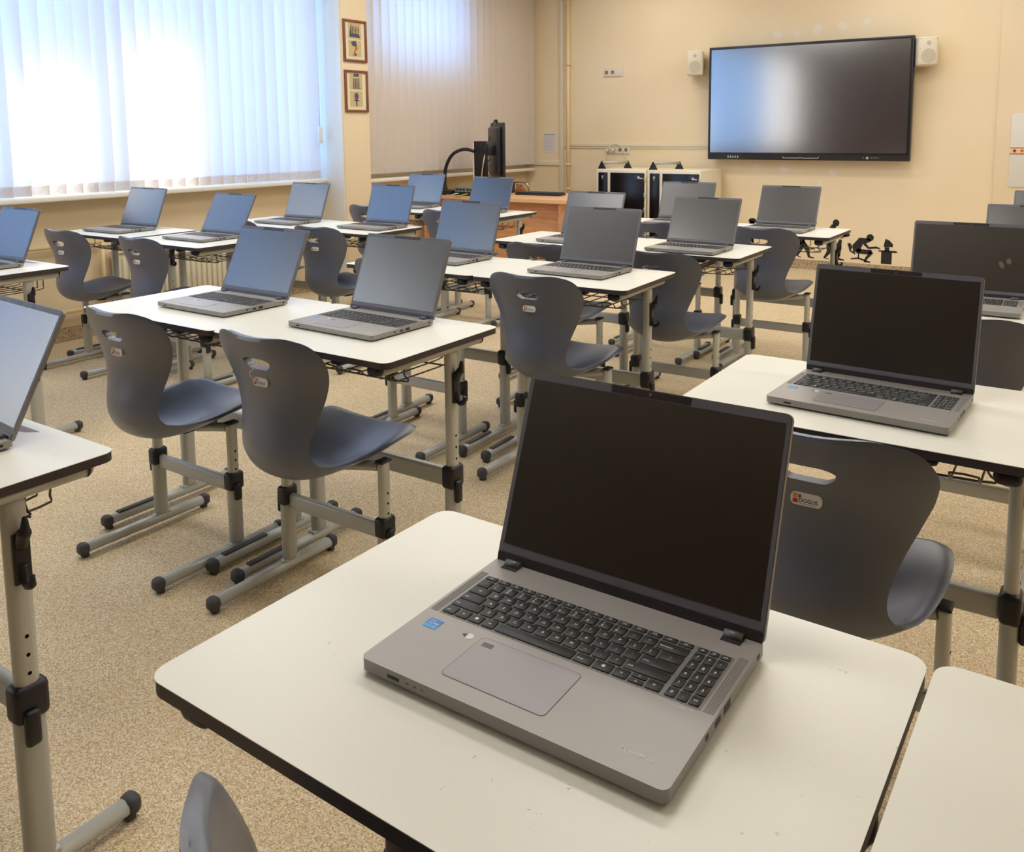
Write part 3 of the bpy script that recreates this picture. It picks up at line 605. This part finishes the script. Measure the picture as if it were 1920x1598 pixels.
# ------------------------------------------------------------------ school desk (one seat), origin at its front left floor corner
DW, DD, DH = 0.70, 0.50, FLOOR_TO_DESK
def make_desk():
    r = empty('school_desk', (0, 0, 0))
    b = MB(); p = rrect(.001, .001, DW - .001, DD - .001, .024, 6)
    b.prism(p, .017, 1, mx=Matrix.Translation((0, 0, DH - .018)))
    b.prism(rrect(.0, .0, DW, DD, .025, 6), .001, 0, mx=Matrix.Translation((0, 0, DH - .001)))
    top = b.build('tabletop', ['white_top', 'edge'], r)
    b = MB(); n = 12; pts = [(.225 + .25 * k / n, .474) for k in range(n + 1)] + [(.475 - .25 * k / n, .474 - .030 * math.sin(PI * min(1, max(0, (k / n)) )) ** .5) for k in range(1, n)]
    b.prism(pts, .0006, mx=Matrix.Translation((0, 0, DH - .0001))); b.build('pen_groove', 'groove', top)
    for sx, x in ((-1, .060), (1, DW - .060)):
        b = MB(); b.tube([(x, .035, DH - .036), (x, .465, DH - .036)], .017, 0, 14, sx=1.25); rail = b.build('rail', 'steel2', r)
        b = MB(); b.box((x - .024, .012, DH - .046), (x + .024, .04, DH - .018), bev=.012, seg=3); b.build('rail_cap', 'black', rail)
        b = MB(); b.tube([(x, .465, DH - .036), (x, .470, DH - .036)], .018, 1, 14, sx=1.25); b.tube([(x, .470, DH - .036), (x, .478, DH - .036)], [.017, .013], 0, 14, sx=1.25); b.build('rail_cap', ['steel2', 'strip'], rail)
        b = MB(); b.box((x - .015, .317, .34), (x + .015, .359, DH - .045), bev=.0145, seg=4); up = b.build('upper_column', 'steel2', r)
        for z in (.415, .450, .485): MB().cyl((x + sx * .0145, .338, z), (x + sx * .0158, .338, z), .0035, 0, 10).build('adjustment_hole', 'hole', up)
        b = MB(); b.box((x - .019, .311, .04), (x + .019, .365, .375), bev=.018, seg=4); b.build('lower_column', 'steel', r)
        b = MB(); b.box((x - .022, .307, .325), (x + .022, .369, .395), bev=.012, seg=3); cl = b.build('clamp', 'black', r)
        b = MB(); b.box((x + sx * .018, .317, .285), (x + sx * .034, .345, .352), bev=.009, seg=3); b.build('lever', 'black', cl)
        b = MB(); b.tube([(x, .02, .030), (x, .50, .030)], .0165, 0, 14, sx=1.2); b.box((x - .014, .30, .035), (x + .014, .372, .052), bev=.004); ft = b.build('foot', 'steel', r)
        for y, s_ in ((.012, 1), (.508, -1)):
            b = MB(); b.box((x - .021, y - .022 if s_ > 0 else y - .012, .010), (x + .021, y + .012 if s_ > 0 else y + .022, .050), bev=.014, seg=3); b.box((x - .013, y - .01, 0), (x + .013, y + .01, .018), bev=.004); b.build('foot_cap', 'strip', ft)
        b = MB(); b.box((x - .011, .045, .044), (x + .011, .215, .052), bev=.0038, seg=2); b.build('foot_strip', 'strip', ft)
    b = MB(); b.box((.079, .325, .325), (DW - .079, .351, .380), bev=.008, seg=3); b.build('crossbar', 'steel', r)
    # bag hook on the right column
    x = DW - .060; b = MB()
    b.box((x + .013, .324, .585), (x + .022, .354, .678), bev=.003)
    b.tube(smooth_path([(x + .018, .339, .655), (x + .026, .339, .672), (x + .036, .339, .688), (x + .039, .339, .712)], 5), [.012] * 10 + [.009, .008, .007, .006, .005, .004], 0, 8)
    b.tube(smooth_path([(x + .018, .339, .62), (x + .022, .339, .598), (x + .032, .339, .586), (x + .046, .339, .592), (x + .050, .339, .608)], 5), [.008] * 16 + [.006, .006, .005, .005, .005], 0, 8)
    b.build('bag_hook', 'black', r)
    # wire basket under the top
    b = MB(); x0, x1, yf, yb, zb = .115, .585, .135, .43, DH - .105; n = 10
    for i in range(n):
        x = x0 + (x1 - x0) * i / (n - 1)
        b.tube(smooth_path([(x, yf, zb + .022), (x, yf + .02, zb + .004), (x, yf + .06, zb), (x, yb - .02, zb), (x, yb, zb + .015), (x, yb, zb + .05)], 3), .0023, n=6)
    for i in range(0, n - 1, 2):
        xa = x0 + (x1 - x0) * i / (n - 1); xb = x0 + (x1 - x0) * (i + 1) / (n - 1)
        b.tube([(xa, yf, zb + .022), ((xa + xb) / 2, yf - .006, zb + .026), (xb, yf, zb + .022)], .0023, n=6)
    for y, z in ((yf + .05, zb - .004), (yb - .05, zb - .004)): b.tube(smooth_path([(x0 - .01, y, DH - .02), (x0 - .01, y, zb + .02), (x0 + .01, y, z), (x1 - .01, y, z), (x1 + .01, y, zb + .02), (x1 + .01, y, DH - .02)], 4), .0026, n=6)
    b.tube([(x0, yb, zb + .05), (x1, yb, zb + .05)], .0023, n=6)
    for x in (.20, .30, .40, .50): b.tube([(x, yb, zb + .05), (x, yb, DH - .02)], .0023, n=6)
    b.build('wire_basket', 'wire', r)
    for x in (.192, .508): MB().box((x - .020, .01, DH - .034), (x + .020, .05, DH - .018), bev=.008).build('basket_clip', 'black', r)
    return r

# ------------------------------------------------------------------ chair, origin on the floor at the middle of its rear foot tips, facing +y
PROF = [(.018, .827, .088, .012), (.020, .823, .130, .024), (.024, .811, .166, .036), (.031, .790, .191, .044), (.043, .755, .206, .049), (.056, .715, .199, .050), (.064, .675, .180, .048),
        (.065, .635, .159, .044), (.060, .595, .142, .040), (.052, .555, .132, .038), (.048, .515, .132, .040), (.055, .475, .141, .045), (.082, .435, .153, .052),
        (.140, .410, .170, .058), (.215, .408, .187, .058), (.29, .420, .198, .053), (.36, .440, .203, .043), (.43, .458, .199, .031), (.465, .467, .184, .022), (.480, .469, .158, .015)]
def make_chair():
    r = empty('school_chair', (0, 0, 0))
    rows = smooth_path([(a, b_, c_) for a, b_, c_, d_ in PROF], 4); cur = smooth_path([(d_, 0, 0) for a, b_, c_, d_ in PROF], 4)
    NU = 20; b = bmesh.new(); N = len(rows); outer, inner = [], []
    for i, p in enumerate(rows):
        a = rows[max(i - 1, 0)]; c = rows[min(i + 1, N - 1)]; ty, tz = c.x - a.x, c.y - a.y; l = math.hypot(ty, tz)
        ny, nz = -tz / l, ty / l                      # towards the sitter
        ro, ri = [], []
        for k in range(NU + 1):
            t = 2 * k / NU - 1; t = math.sin(t * PI / 2) * .35 + t * .65
            x = p.z * t; cv = cur[i].x * abs(t) ** 2.2
            lipz = 0
            th = .008 + .016 * math.sqrt(max(0, 1 - abs(t) ** 4)) * min(1, .35 + min(i, N - 1 - i) / 6)
            y, z = p.x + ny * cv, p.y + nz * cv + lipz
            ro.append(b.verts.new((x, y, z))); ri.append(b.verts.new((x * .995, y + ny * th, z + nz * th)))
        outer.append(ro); inner.append(ri)
    for i in range(N - 1):
        for k in range(NU):
            b.faces.new((outer[i][k], outer[i + 1][k], outer[i + 1][k + 1], outer[i][k + 1]))
            b.faces.new((inner[i][k], inner[i][k + 1], inner[i + 1][k + 1], inner[i + 1][k]))
    rim_o = outer[0] + [outer[i][NU] for i in range(1, N)] + outer[-1][NU - 1::-1] + [outer[i][0] for i in range(N - 2, 0, -1)]
    rim_i = inner[0] + [inner[i][NU] for i in range(1, N)] + inner[-1][NU - 1::-1] + [inner[i][0] for i in range(N - 2, 0, -1)]
    ins = [inner[2][min(max(k, 2), NU - 2)] for k in range(NU + 1)] + [inner[min(i, N - 3)][NU - 2] for i in range(1, N)] + [inner[-3][min(max(k, 2), NU - 2)] for k in range(NU - 1, -1, -1)] + [inner[max(i, 2)][2] for i in range(N - 2, 0, -1)]
    n = len(rim_o)
    mid = []
    for k in range(n):
        m_ = (rim_o[k].co + rim_i[k].co) / 2
        tn = (rim_o[(k + 1) % n].co - rim_o[k - 1].co); d = (rim_i[k].co - rim_o[k].co); w = tn.cross(d)
        w = w.normalized() * .006 if w.length > 1e-9 else Vector()
        if w.dot(m_ - ins[k].co) < 0: w = -w
        mid.append(b.verts.new(m_ + w))
    for k in range(n):
        j = (k + 1) % n
        b.faces.new((rim_o[k], rim_o[j], mid[j], mid[k])); b.faces.new((mid[k], mid[j], rim_i[j], rim_i[k]))
    bmesh.ops.recalc_face_normals(b, faces=b.faces)
    for f in b.faces: f.smooth = True
    me = bpy.data.meshes.new('shell'); b.to_mesh(me); b.free(); me.materials.append(M['chair'])
    sh = bpy.data.objects.new('shell', me); COL.objects.link(sh)
    # hand hole
    hp = [(.053 * math.cos(t_), (.012 if math.sin(t_) > 0 else .026) * math.sin(t_)) for t_ in [2 * PI * k / 40 for k in range(40)]]; hp = [(x_, max(-.021, min(.0105, y_))) for x_, y_ in hp]
    c = MB(); c.prism(hp, .16, mx=Matrix.Translation((0, .13, .765)) @ Matrix.Rotation(PI / 2, 4, 'X'), smooth=True); cut = c.build('cut', 'chair')
    md = sh.modifiers.new('b', 'BOOLEAN'); md.object = cut; md.operation = 'DIFFERENCE'; md.solver = 'EXACT'
    dg = bpy.context.evaluated_depsgraph_get(); dg.update(); me2 = bpy.data.meshes.new_from_object(sh.evaluated_get(dg))
    sh.modifiers.clear(); sh.data = me2; bpy.data.objects.remove(cut); me2.name = 'shell'
    me2.set_sharp_from_angle(angle=math.radians(42)) if hasattr(me2, 'set_sharp_from_angle') else None
    sh.parent = r
    # maker's badge
    ty = Matrix.Translation((0, .0575, .706)) @ Matrix.Rotation(math.radians(-9), 4, 'X') @ Matrix.Rotation(PI / 2, 4, 'X') @ Matrix.Scale(.70, 4)
    b = MB(); b.prism(rrect(-.040, -.0165, .040, .0165, .013, 6), .006, 0, mx=ty)
    t2 = ty @ Matrix.Translation((0, 0, .0062))
    b.prism([(-.034, .001), (-.023, .001), (-.023, .013), (-.034, .013)], .0004, 1, mx=t2); b.prism([(-.020, .003), (-.013, .003), (-.013, .0105), (-.020, .0105)], .0004, 2, mx=t2)
    b.prism([(-.034, -.012), (-.021, -.012), (-.021, -.001), (-.034, -.001)], .0004, 3, mx=t2)
    b.add(text_bm('DOGUS', .0140, 'LEFT', .0002), 4, mx=t2 @ Matrix.Translation((-.019, -.004, .0003))); b.prism([(-.018, -.0125), (.026, -.0125), (.026, -.0118), (-.018, -.0118)], .0003, 4, mx=t2)
    b.build('badge', ['label', 'orange', 'blue', 'red', 'ink'], sh)
    for sx in (-1, 1):
        x = sx * .205
        b = MB(); b.box((x - .0135, .282, .2), (x + .0135, .318, .448), bev=.013, seg=4); up = b.build('upper_column', 'steel2', r)
        b = MB(); b.box((x - .015, .279, .444), (x + .015, .321, .452), bev=.003); b.build('column_cap', 'black', up)
        for z in (.295, .325, .355): MB().cyl((x + sx * .013, .300, z), (x + sx * .0144, .300, z), .0033, 0, 10).build('adjustment_hole', 'hole', up)
        b = MB(); b.box((x - .017, .276, .04), (x + .017, .324, .265), bev=.016, seg=4); b.build('lower_column', 'steel', r)
        b = MB(); b.box((x - .020, .272, .225), (x + .020, .328, .285), bev=.011, seg=3); cl = b.build('clamp', 'black', r)
        b = MB(); b.box((x + sx * .017, .283, .195), (x + sx * .032, .309, .252), bev=.008, seg=3); b.build('lever', 'black', cl)
        b = MB(); b.tube([(x, .03, .030), (x, .46, .030)], .0165, 0, 14, sx=1.15); b.box((x - .013, .27, .035), (x + .013, .33, .05), bev=.004); ft = b.build('foot', 'steel', r)
        for y, s_ in ((.022, 1), (.468, -1)):
            b = MB(); b.box((x - .020, y - .022 if s_ > 0 else y - .012, .010), (x + .020, y + .012 if s_ > 0 else y + .022, .050), bev=.014, seg=3); b.box((x - .012, y - .01, 0), (x + .012, y + .01, .018), bev=.004); b.build('foot_cap', 'strip', ft)
        b = MB(); b.tube([(sx * .192, .30, .430), (sx * .13, .295, .421), (sx * .06, .28, .412)], .014, 0, 10, sx=1.3); b.build('seat_bracket', 'steel', r)
    b = MB(); b.box((-.188, .289, .215), (.188, .311, .262), bev=.007, seg=3); b.build('crossbar', 'steel', r)
    b = MB(); b.box((-.07, .22, .404), (.07, .35, .426), bev=.006); b.build('seat_plate', 'black', r)
    return r

# ------------------------------------------------------------------ laptop, origin at its front left corner on the desk
LW, LD, LH = .361, .262, .255
KEYROWS = [(.1975, .0085, [(c, .99, '') for c in range(15)]),
           (.1795, .0148, None), (.1625, .0148, None), (.1455, .0148, None), (.1285, .0148, None), (.1150, .0122, None)]
def key_list():
    U = .282 / 15; X0 = .018; out = []
    names = ['esc'] + ['F%d' % i for i in range(1, 13)] + ['prt', 'del']
    for i, nme in enumerate(names): out.append((X0 + i * U, .2025, U, .0095, nme, .0036))
    def row(y, h, items):
        x = X0
        for wd, nme in items: out.append((x, y, wd * U, h, nme, .0055 if len(nme) == 1 else .0036)); x += wd * U
    row(.1845, .0172, [(1, '`')] + [(1, c) for c in '1234567890-='] + [(2, 'Backspace')])
    row(.1675, .0172, [(1.5, 'tab')] + [(1, c) for c in 'QWERTYUIOP[]'] + [(1.5, '\\')])
    row(.1505, .0172, [(1.75, 'caps')] + [(1, c) for c in 'ASDFGHJKL;\''] + [(2.25, 'enter')])
    row(.1335, .0172, [(2.25, 'shift')] + [(1, c) for c in 'ZXCVBNM,./'] + [(2.75, 'shift')])
    row(.1160, .0172, [(1, 'ctrl'), (1, 'fn'), (1, '\u25A0'), (1, 'alt'), (5.5, ''), (1.25, 'alt gr'), (1.25, '\u25CF'), (1, '<')])
    xa = X0 + 13 * U; out.append((xa, .1250, U, .0082, '^', .005)); out.append((xa, .1160, U, .0082, 'v', .005)); out.append((xa + U, .1160, U, .0172, '>', .006))
    XN, UN = .3035, .0130
    for i in range(3): out.append((XN + i * UN, .2025, UN, .0095, ('up', 'dn', 'pw')[i], .0036))
    for j, rw in enumerate((('/', '*', '-'), ('7', '8', '9'), ('4', '5', '6'), ('1', '2', '3'), ('0', '.', 'ent'))):
        for i in range(3): out.append((XN + i * UN, (.1845, .1675, .1505, .1335, .1160)[j], UN, .0172, rw[i], .0062 if len(rw[i]) == 1 else .0036))
    return out
KEYS = key_list(); KZ = .0182
def key_bm(b, w, h, x=0, y=0):
    g_ = .0011
    b.box((x + g_, y + g_, 0), (x + w - g_, y + h - g_, .0016), 0, bev=.0006 if h > .009 else .0004, seg=1)
def make_laptop(detail):
    r = empty('laptop', (0, 0, 0))
    b = MB(); p = rrect(0, 0, LW, LD, .009, 5)
    b.prism(p, .0135, 0, 1, mx=Matrix.Translation((0, 0, .0045))); body = b.build('base', ['alu', 'alu_side'], r)
    b = MB(); b.prism(rrect(.006, .008, LW - .006, LD - .004, .012, 5), .0026, mx=Matrix.Translation((0, 0, .002)))
    for x in (.03, LW - .03):
        for y in (.03, LD - .03): b.cyl((x, y, 0), (x, y, .003), .008, 0, 12)
    b.build('underside', 'black', body)
    b = MB(); b.prism(rrect(.0165, .1145, .3445, .2135, .002, 3), .0003, mx=Matrix.Translation((0, 0, .018))); kb_ = b.build('keyboard', 'deck', body) if detail else None
    if detail:
        for (x, y, w, h, s_, sz) in KEYS:
            q = MB(); key_bm(q, w, h)
            if s_:
                T = Matrix.Translation((w / 2, h / 2, .00165))
                if len(s_) > 3: T = Matrix.Translation((.004, h / 2 - .001, .00165)); q.add(text_bm(s_, sz, 'LEFT', .00004), 1, mx=T)
                elif s_ in '1234567890' and y > .18 and x < .28: q.add(text_bm(s_, .0058, 'CENTER', .00008), 1, mx=Matrix.Translation((w * .38, h * .36, .00165))); q.add(text_bm('!@#$%^&*()'['1234567890'.index(s_)], .005, 'CENTER'), 1, mx=Matrix.Translation((w * .38, h * .7, .00165)))
                else: q.add(text_bm(s_, sz, 'CENTER', .00008), 1, mx=T)
            q.build('key', ['key', 'legend'], kb_, (x, y, KZ))
    else:
        for (x, y, w, h, s_, sz) in KEYS:
            g_ = .0011; b2 = bmesh.new()
            if not hasattr(make_laptop, 'kb'): pass
            b2.free()
        q = MB(); q.prism(rrect(.0165, .1145, .3445, .2135, .002, 3), .0003, 1, mx=Matrix.Translation((0, 0, .018)))
        for (x, y, w, h, s_, sz) in KEYS:
            q.box((x + .0011, y + .0011, KZ), (x + w - .0011, y + h - .0011, KZ + .0016), 0)
            if s_ and len(s_) == 1: q.box((x + w * .38, y + h * .4, KZ + .0016), (x + w * .58, y + h * .62, KZ + .0017), 2)
        q.build('keyboard', ['key', 'deck', 'legend'], body)
    b = MB(); b.prism(rrect(.0915, .0235, .2205, .1015, .006, 4), .00035, 1, mx=Matrix.Translation((0, 0, .018)))
    b.prism(rrect(.0923, .0243, .2197, .1007, .0055, 4), .00045, 0, mx=Matrix.Translation((0, 0, .018))); tp = b.build('touchpad', ['pad', 'padline'], body)
    b = MB(); b.prism([(.099, .086), (.113, .086), (.113, .0935), (.099, .0935)], .0006, mx=Matrix.Translation((0, 0, .018))); b.build('fingerprint_reader', 'fprint', tp)
    for x0, x1 in ((.0035, .0145), (.347, .358)):
        b = MB()
        for i in range(5):
            xx = x0 + (x1 - x0) * (i + .2) / 5; b.box((xx, .115, .0179), (xx + .0012, .218, .0184))
        b.build('speaker_grille', 'deck', body)
    b = MB(); b.box((.0175, .0825, .018), (.0365, .1005, .0183), 0); b.box((.0175, .0825, .01805), (.0365, .0885, .01835), 1)
    b.add(text_bm('intel', .0042, 'LEFT'), 2, mx=Matrix.Translation((.020, .0965, .0185))); b.add(text_bm('CORE', .0058, 'LEFT', .0001), 2, mx=Matrix.Translation((.0195, .0915, .0185))); b.add(text_bm('i5', .0042, 'LEFT'), 2, mx=Matrix.Translation((.030, .0855, .0185)))
    b.build('processor_sticker', ['stk_blue', 'stk_blue2', 'legend'], body)
    b = MB(); b.cyl((.078, .0935, .018), (.078, .0935, .0183), .0052, 0, 18); b.prism([(.068, .0935), (.0745, .0895), (.0745, .0975)], .0003, 1, mx=Matrix.Translation((0, 0, .018))); b.build('round_sticker', ['label', 'strip'], body)
    b = MB(); b.add(text_bm('TravelMate', .0072, 'LEFT', .00008), 0, mx=Matrix.Translation((.302, .0275, .0182))); b.add(text_bm('TravelMate P2', .0034, 'LEFT', .00005), 0, mx=Matrix.Translation((.319, .1085, .0182))); b.build('palm_rest_lettering', 'grey_txt', body)
    for y0, y1, z0, z1 in ((.088, .094, .009, .014), (.112, .126, .008, .0135), (.136, .153, .007, .0150), (.236, .243, .009, .014)): MB().box((LW - .001, y0, z0), (LW + .0004, y1, z1), 0).build('side_port', 'port', body)
    b = MB(); b.box((.040, -.0004, .0085), (.056, .001, .0120), 0)
    for x in (.066, .076, .086): b.box((x, -.0004, .0100), (x + .003, .001, .0115), 1)
    b.build('front_slot', ['port', 'padline'], body)
    for x in (.019, .318):
        b = MB(); b.box((x - .0005, .2385, .0175), (x + .0225, .2500, .0186), 1); b.cyl((x, .2515, .0195), (x + .022, .2515, .0195), .0052, 0, 14); b.box((x, .2470, .0150), (x + .022, .2575, .0225), 0, bev=.002); b.build('hinge', ['hinge', 'port'], body)
    lid = empty('lid', (0, .2555, .0155)); lid.parent = r
    b = MB(); TL = Matrix.Translation((0, .0072, 0)) @ Matrix.Rotation(PI / 2, 4, 'X')
    b.prism(rrect(0, 0, LW, LH, .008, 5), .0072, 0, 0, mx=TL); b.build('lid_shell', 'lidback', lid)
    b = MB(); b.prism(rrect(.0012, .0145, LW - .0012, LH - .0012, .007, 5), .0005, 0, mx=FRONT(0, 0.0, 0)); b.prism(rrect(.125, LH - .0105, .236, LH - .0012, .0005, 1), .0007, 1, mx=FRONT(0, 0, 0))
    b.add(text_bm('acer', .0085, 'CENTER', .0001), 2, mx=FRONT(LW / 2, -.0008, .0185)); b.build('bezel', ['bezel', 'bezel_strip', 'hinge'], lid)
    b = MB(); b.prism(rrect(.0012, .001, LW - .0012, .0135, .002, 2), .0012, mx=FRONT(0, 0.0, 0)); b.build('hinge_cover', 'bezel_strip', lid)
    b = MB(); b.box((.0066, -.0009, .0245), (.3544, -.0001, .2435), 0); b.build('screen', 'screen', lid)
    b = MB(); b.cyl((.1805, -.0013, .2492), (.1805, -.0004, .2492), .0021, 0, 14); b.box((.160, -.0010, .2488), (.1625, -.0004, .2496), 0); b.build('webcam', 'lens', lid)
    return r

# ------------------------------------------------------------------ setting out the room
R = math.radians
DESKS = [  # key, x, y, angle, label
 ('M0', -2.197, .363, 0, 'white desk cut off by the left edge, the nearest one on the left'),
 ('D2L', -2.885, 1.568, .003, 'left desk of the middle pair, with the left of its two laptops'),
 ('D2R', -2.185, 1.570, .003, 'right desk of the middle pair, with a black bag hook on its right leg'),
 ('B3L', -2.827, 2.744, .03, 'left desk of the second middle pair, mostly hidden by a laptop screen'),
 ('B3R', -2.127, 2.765, .03, 'right desk of the second middle pair, behind the chair facing its bag hook'),
 ('B4L', -2.754, 3.772, 0, 'left desk of the third middle pair, half hidden behind a grey laptop'),
 ('B4R', -2.054, 3.772, 0, 'right desk of the third middle pair, its hook seen against a chair back'),
 ('B5L', -2.606, 4.775, -.008, 'left desk of the farthest middle pair, in front of the charging cabinets'),
 ('B5R', -1.906, 4.770, -.012, 'right desk of the farthest middle pair, before the black wall decals'),
 ('W1', -4.543, 1.558, 0, 'desk corner at the left edge carrying the blue-screened laptop'),
 ('W2L', -5.315, 2.765, .01, 'desk nearest the radiator in the window column, left one of its pair'),
 ('W2R', -4.57, 2.735, -.005, 'right desk of the nearest full pair in the window column'),
 ('W3L', -4.93, 3.62, -.01, 'left desk of the pair just before the pillar'),
 ('W3R', -4.225, 3.615, -.01, 'right desk of the pair just before the pillar'),
 ('W4L', -4.85, 4.82, 0, 'left desk of the window column pair nearest the teacher desk'),
 ('W4R', -4.15, 4.82, 0, 'right desk of the pair nearest the teacher desk, hook seen on its leg'),
 ('D1', -.833, .494, -.019, 'large white desk filling the foreground under the nearest laptop'),
 ('D1B', -.126, .482, -.019, 'desk at the bottom right corner, joined to the foreground desk'),
 ('C2L', -.742, 1.655, 0, 'white desk at the right behind the foreground laptop, second in its column'),
 ('C3L', -.72, 2.83, 0, 'third desk of the right column, behind the second laptop screen'),
 ('C4L', -.62, 3.80, 0, 'fourth desk of the right column, hidden behind laptops'),
 ('C5L', -.58, 4.84, 0, 'fifth and farthest desk of the right column'),
]
proto = make_desk(); first = True
for k_, x, y, a, lb in DESKS:
    d = proto if first else copy_tree(proto); first = False
    d.location = (x, y, 0); d.rotation_euler = (0, 0, a); tag(d, lb, 'desk', 'height adjustable school desks')
CHAIRS = [
 (-2.49, 1.40, 0, 'grey shell chair at the left of the middle pair of desks'),
 (-1.848, 1.42, 0, 'grey shell chair with a white string in its hand hole, right of the middle pair'),
 (-2.495, 2.60, 0, 'grey chair mostly hidden behind the right laptop of the middle pair'),
 (-1.765, 2.60, 0, 'grey shell chair directly above the foreground laptop screen'),
 (-2.235, 3.385, 0, 'grey chair with only its top rim showing left of the third middle pair'),
 (-1.635, 3.41, 0, 'grey chair partly behind the desk hook, at the third middle pair'),
 (-2.20, 4.56, 0, 'grey chair with its hand hole showing between two laptops near the cabinets'),
 (-1.545, 4.57, 0, 'grey chair at the farthest middle pair, left of the wall decals'),
 (-4.92, 2.53, R(2), 'leftmost grey chair under the window, its seat fully in view'),
 (-4.20, 2.54, R(-1), 'grey chair second from the left by the window, before the radiator'),
 (-4.55, 3.42, 0, 'grey chair sliver seen left of the right-hand window column chair'),
 (-3.77, 3.38, 0, 'grey chair seen between the two laptops of the middle pair'),
 (-4.567, 4.62, 0, 'grey chair top just right of the pillar foot'),
 (-3.80, 4.58, 0, 'grey chair edge seen left of a tall laptop screen near the teacher desk'),
 (-.405, 1.45, 0, 'large dark chair at the right, badge showing beside the foreground screen'),
 (-.31, 2.63, 0, 'dark chair back cut off by the right edge, between two laptops'),
 (-.470, .283, R(-20), 'rounded chair back corner at the bottom edge of the view'),
]
proto = make_chair(); first = True
for x, y, a, lb in CHAIRS:
    c = proto if first else copy_tree(proto); first = False
    c.location = (x, y, 0); c.rotation_euler = (0, 0, a); tag(c, lb, 'chair', 'grey shell school chairs')
b = MB(); b.tube(smooth_path([(.032, .042, .757), (.028, .032, .748), (.020, .028, .742), (.017, .032, .732), (.019, .038, .720)], 5), .0008, 0, 5); b.tube(smooth_path([(.028, .032, .748), (.034, .034, .765), (.040, .037, .772)], 5), .0008, 0, 5)
o = b.build('loose_string', 'string', None, (-1.868, 1.412, 0)); tag(o, 'thin white string dangling from the hand hole of a chair', 'string')
Z0 = FLOOR_TO_DESK
LAPTOPS = [  # x, y, base turn, lid tilt, keys in detail, label
 (-.639, .624, .2, 21.0, 1, 'large open laptop in the foreground with a black screen and blue sticker'),
 (-.569, 1.768, -3.2, 12.7, 1, 'open laptop on the second desk of the right column'),
 (-2.664, 1.709, -.4, 25.2, 1, 'open laptop on the left desk of the middle pair'),
 (-2.035, 1.732, -1.6, 21.3, 1, 'open laptop on the right desk of the middle pair'),
 (-.534, 2.975, .6, 16.1, 0, 'open laptop at the right edge with a greenish glare and smudges on its screen'),
 (-2.695, 2.948, -2.0, 17.2, 0, 'open laptop left in the second middle pair, showing ports on its side'),
 (-1.971, 2.946, -1.2, 19.4, 0, 'open laptop on the desk above the foreground screen, right in the second middle pair'),
 (-2.503, 3.829, -.8, 20.3, 0, 'open laptop hidden but for its top behind another grey screen, white dot on its rim'),
 (-1.848, 3.800, -1.0, 24.8, 0, 'open laptop with a dark screen, right in the third middle pair'),
 (-2.391, 4.907, 3.5, 20.8, 0, 'open laptop with a pale glare in front of the right charging cabinet'),
 (-1.743, 4.878, -1.1, 23.8, 0, 'open laptop on the farthest middle desk under the big display'),
 (-5.199, 2.867, 2.3, 21.2, 0, 'open laptop with a pale reflection, leftmost under the window'),
 (-4.400, 2.876, .4, 27.9, 0, 'open laptop second from the left under the window'),
 (-4.665, 3.725, 0, 21.0, 0, 'open laptop with a blue sheen left of the pillar'),
 (-3.940, 3.768, -.1, 17.3, 0, 'open laptop with a pale bluish screen in front of the pillar'),
 (-4.724, 5.030, 2.5, 19.3, 0, 'open laptop with a bright blue reflection right of the pillar'),
 (-3.976, 4.906, 2.0, 21.5, 0, 'open laptop in front of the teacher desk monitor'),
 (-4.369, 1.682, -1.4, 21.1, 0, 'open laptop with a blue screen cut off by the left edge, the upper one'),
 (-2.047, .529, -4.3, 26.0, 0, 'open laptop cut off by the left edge, the lower and nearer one'),
 (-.403, 3.95, 0, 22.0, 0, 'laptop top corner at the right edge, lower of the two behind the glare'),
 (-.373, 4.98, 0, 22.2, 0, 'laptop top corner at the right edge, topmost and farthest there'),
]
pd, pn = make_laptop(True), make_laptop(False); used = set()
for x, y, a, tilt, det, lb in LAPTOPS:
    src = pd if det else pn
    l = src if det not in used else copy_tree(src); used.add(det)
    l.location = (x, y, Z0 + .0002); l.rotation_euler = (0, 0, R(a)); tag(l, lb, 'laptop', 'open grey laptops on the desks')
    for ch in l.children:
        if ch.name.startswith('lid'): ch.rotation_euler = (R(-tilt), 0, 0)

# finger smudges on the screen at the right edge
M['smudge'] = mat('finger_smudge', rgb(112, 96, 82), 0.6)
for o in bpy.data.objects:
    if o.get('label', '').startswith('open laptop at the right edge with a greenish glare'):
        for ch in o.children:
            if ch.name.startswith('lid'):
                b = MB()
                for cx_, cz_, rx_, rz_, an in ((.282, .115, .007, .014, .5), (.303, .128, .008, .010, 0)):
                    pts = [(cx_ + rx_ * math.cos(t) * math.cos(an) - rz_ * math.sin(t) * math.sin(an), cz_ + rx_ * math.cos(t) * math.sin(an) + rz_ * math.sin(t) * math.cos(an)) for t in [2 * PI * k / 16 for k in range(16)]]
                    MB().prism(pts, .0002, mx=FRONT(0, -.0009, 0)).build('finger_smudge', 'smudge', ch)
                b.bm.free()
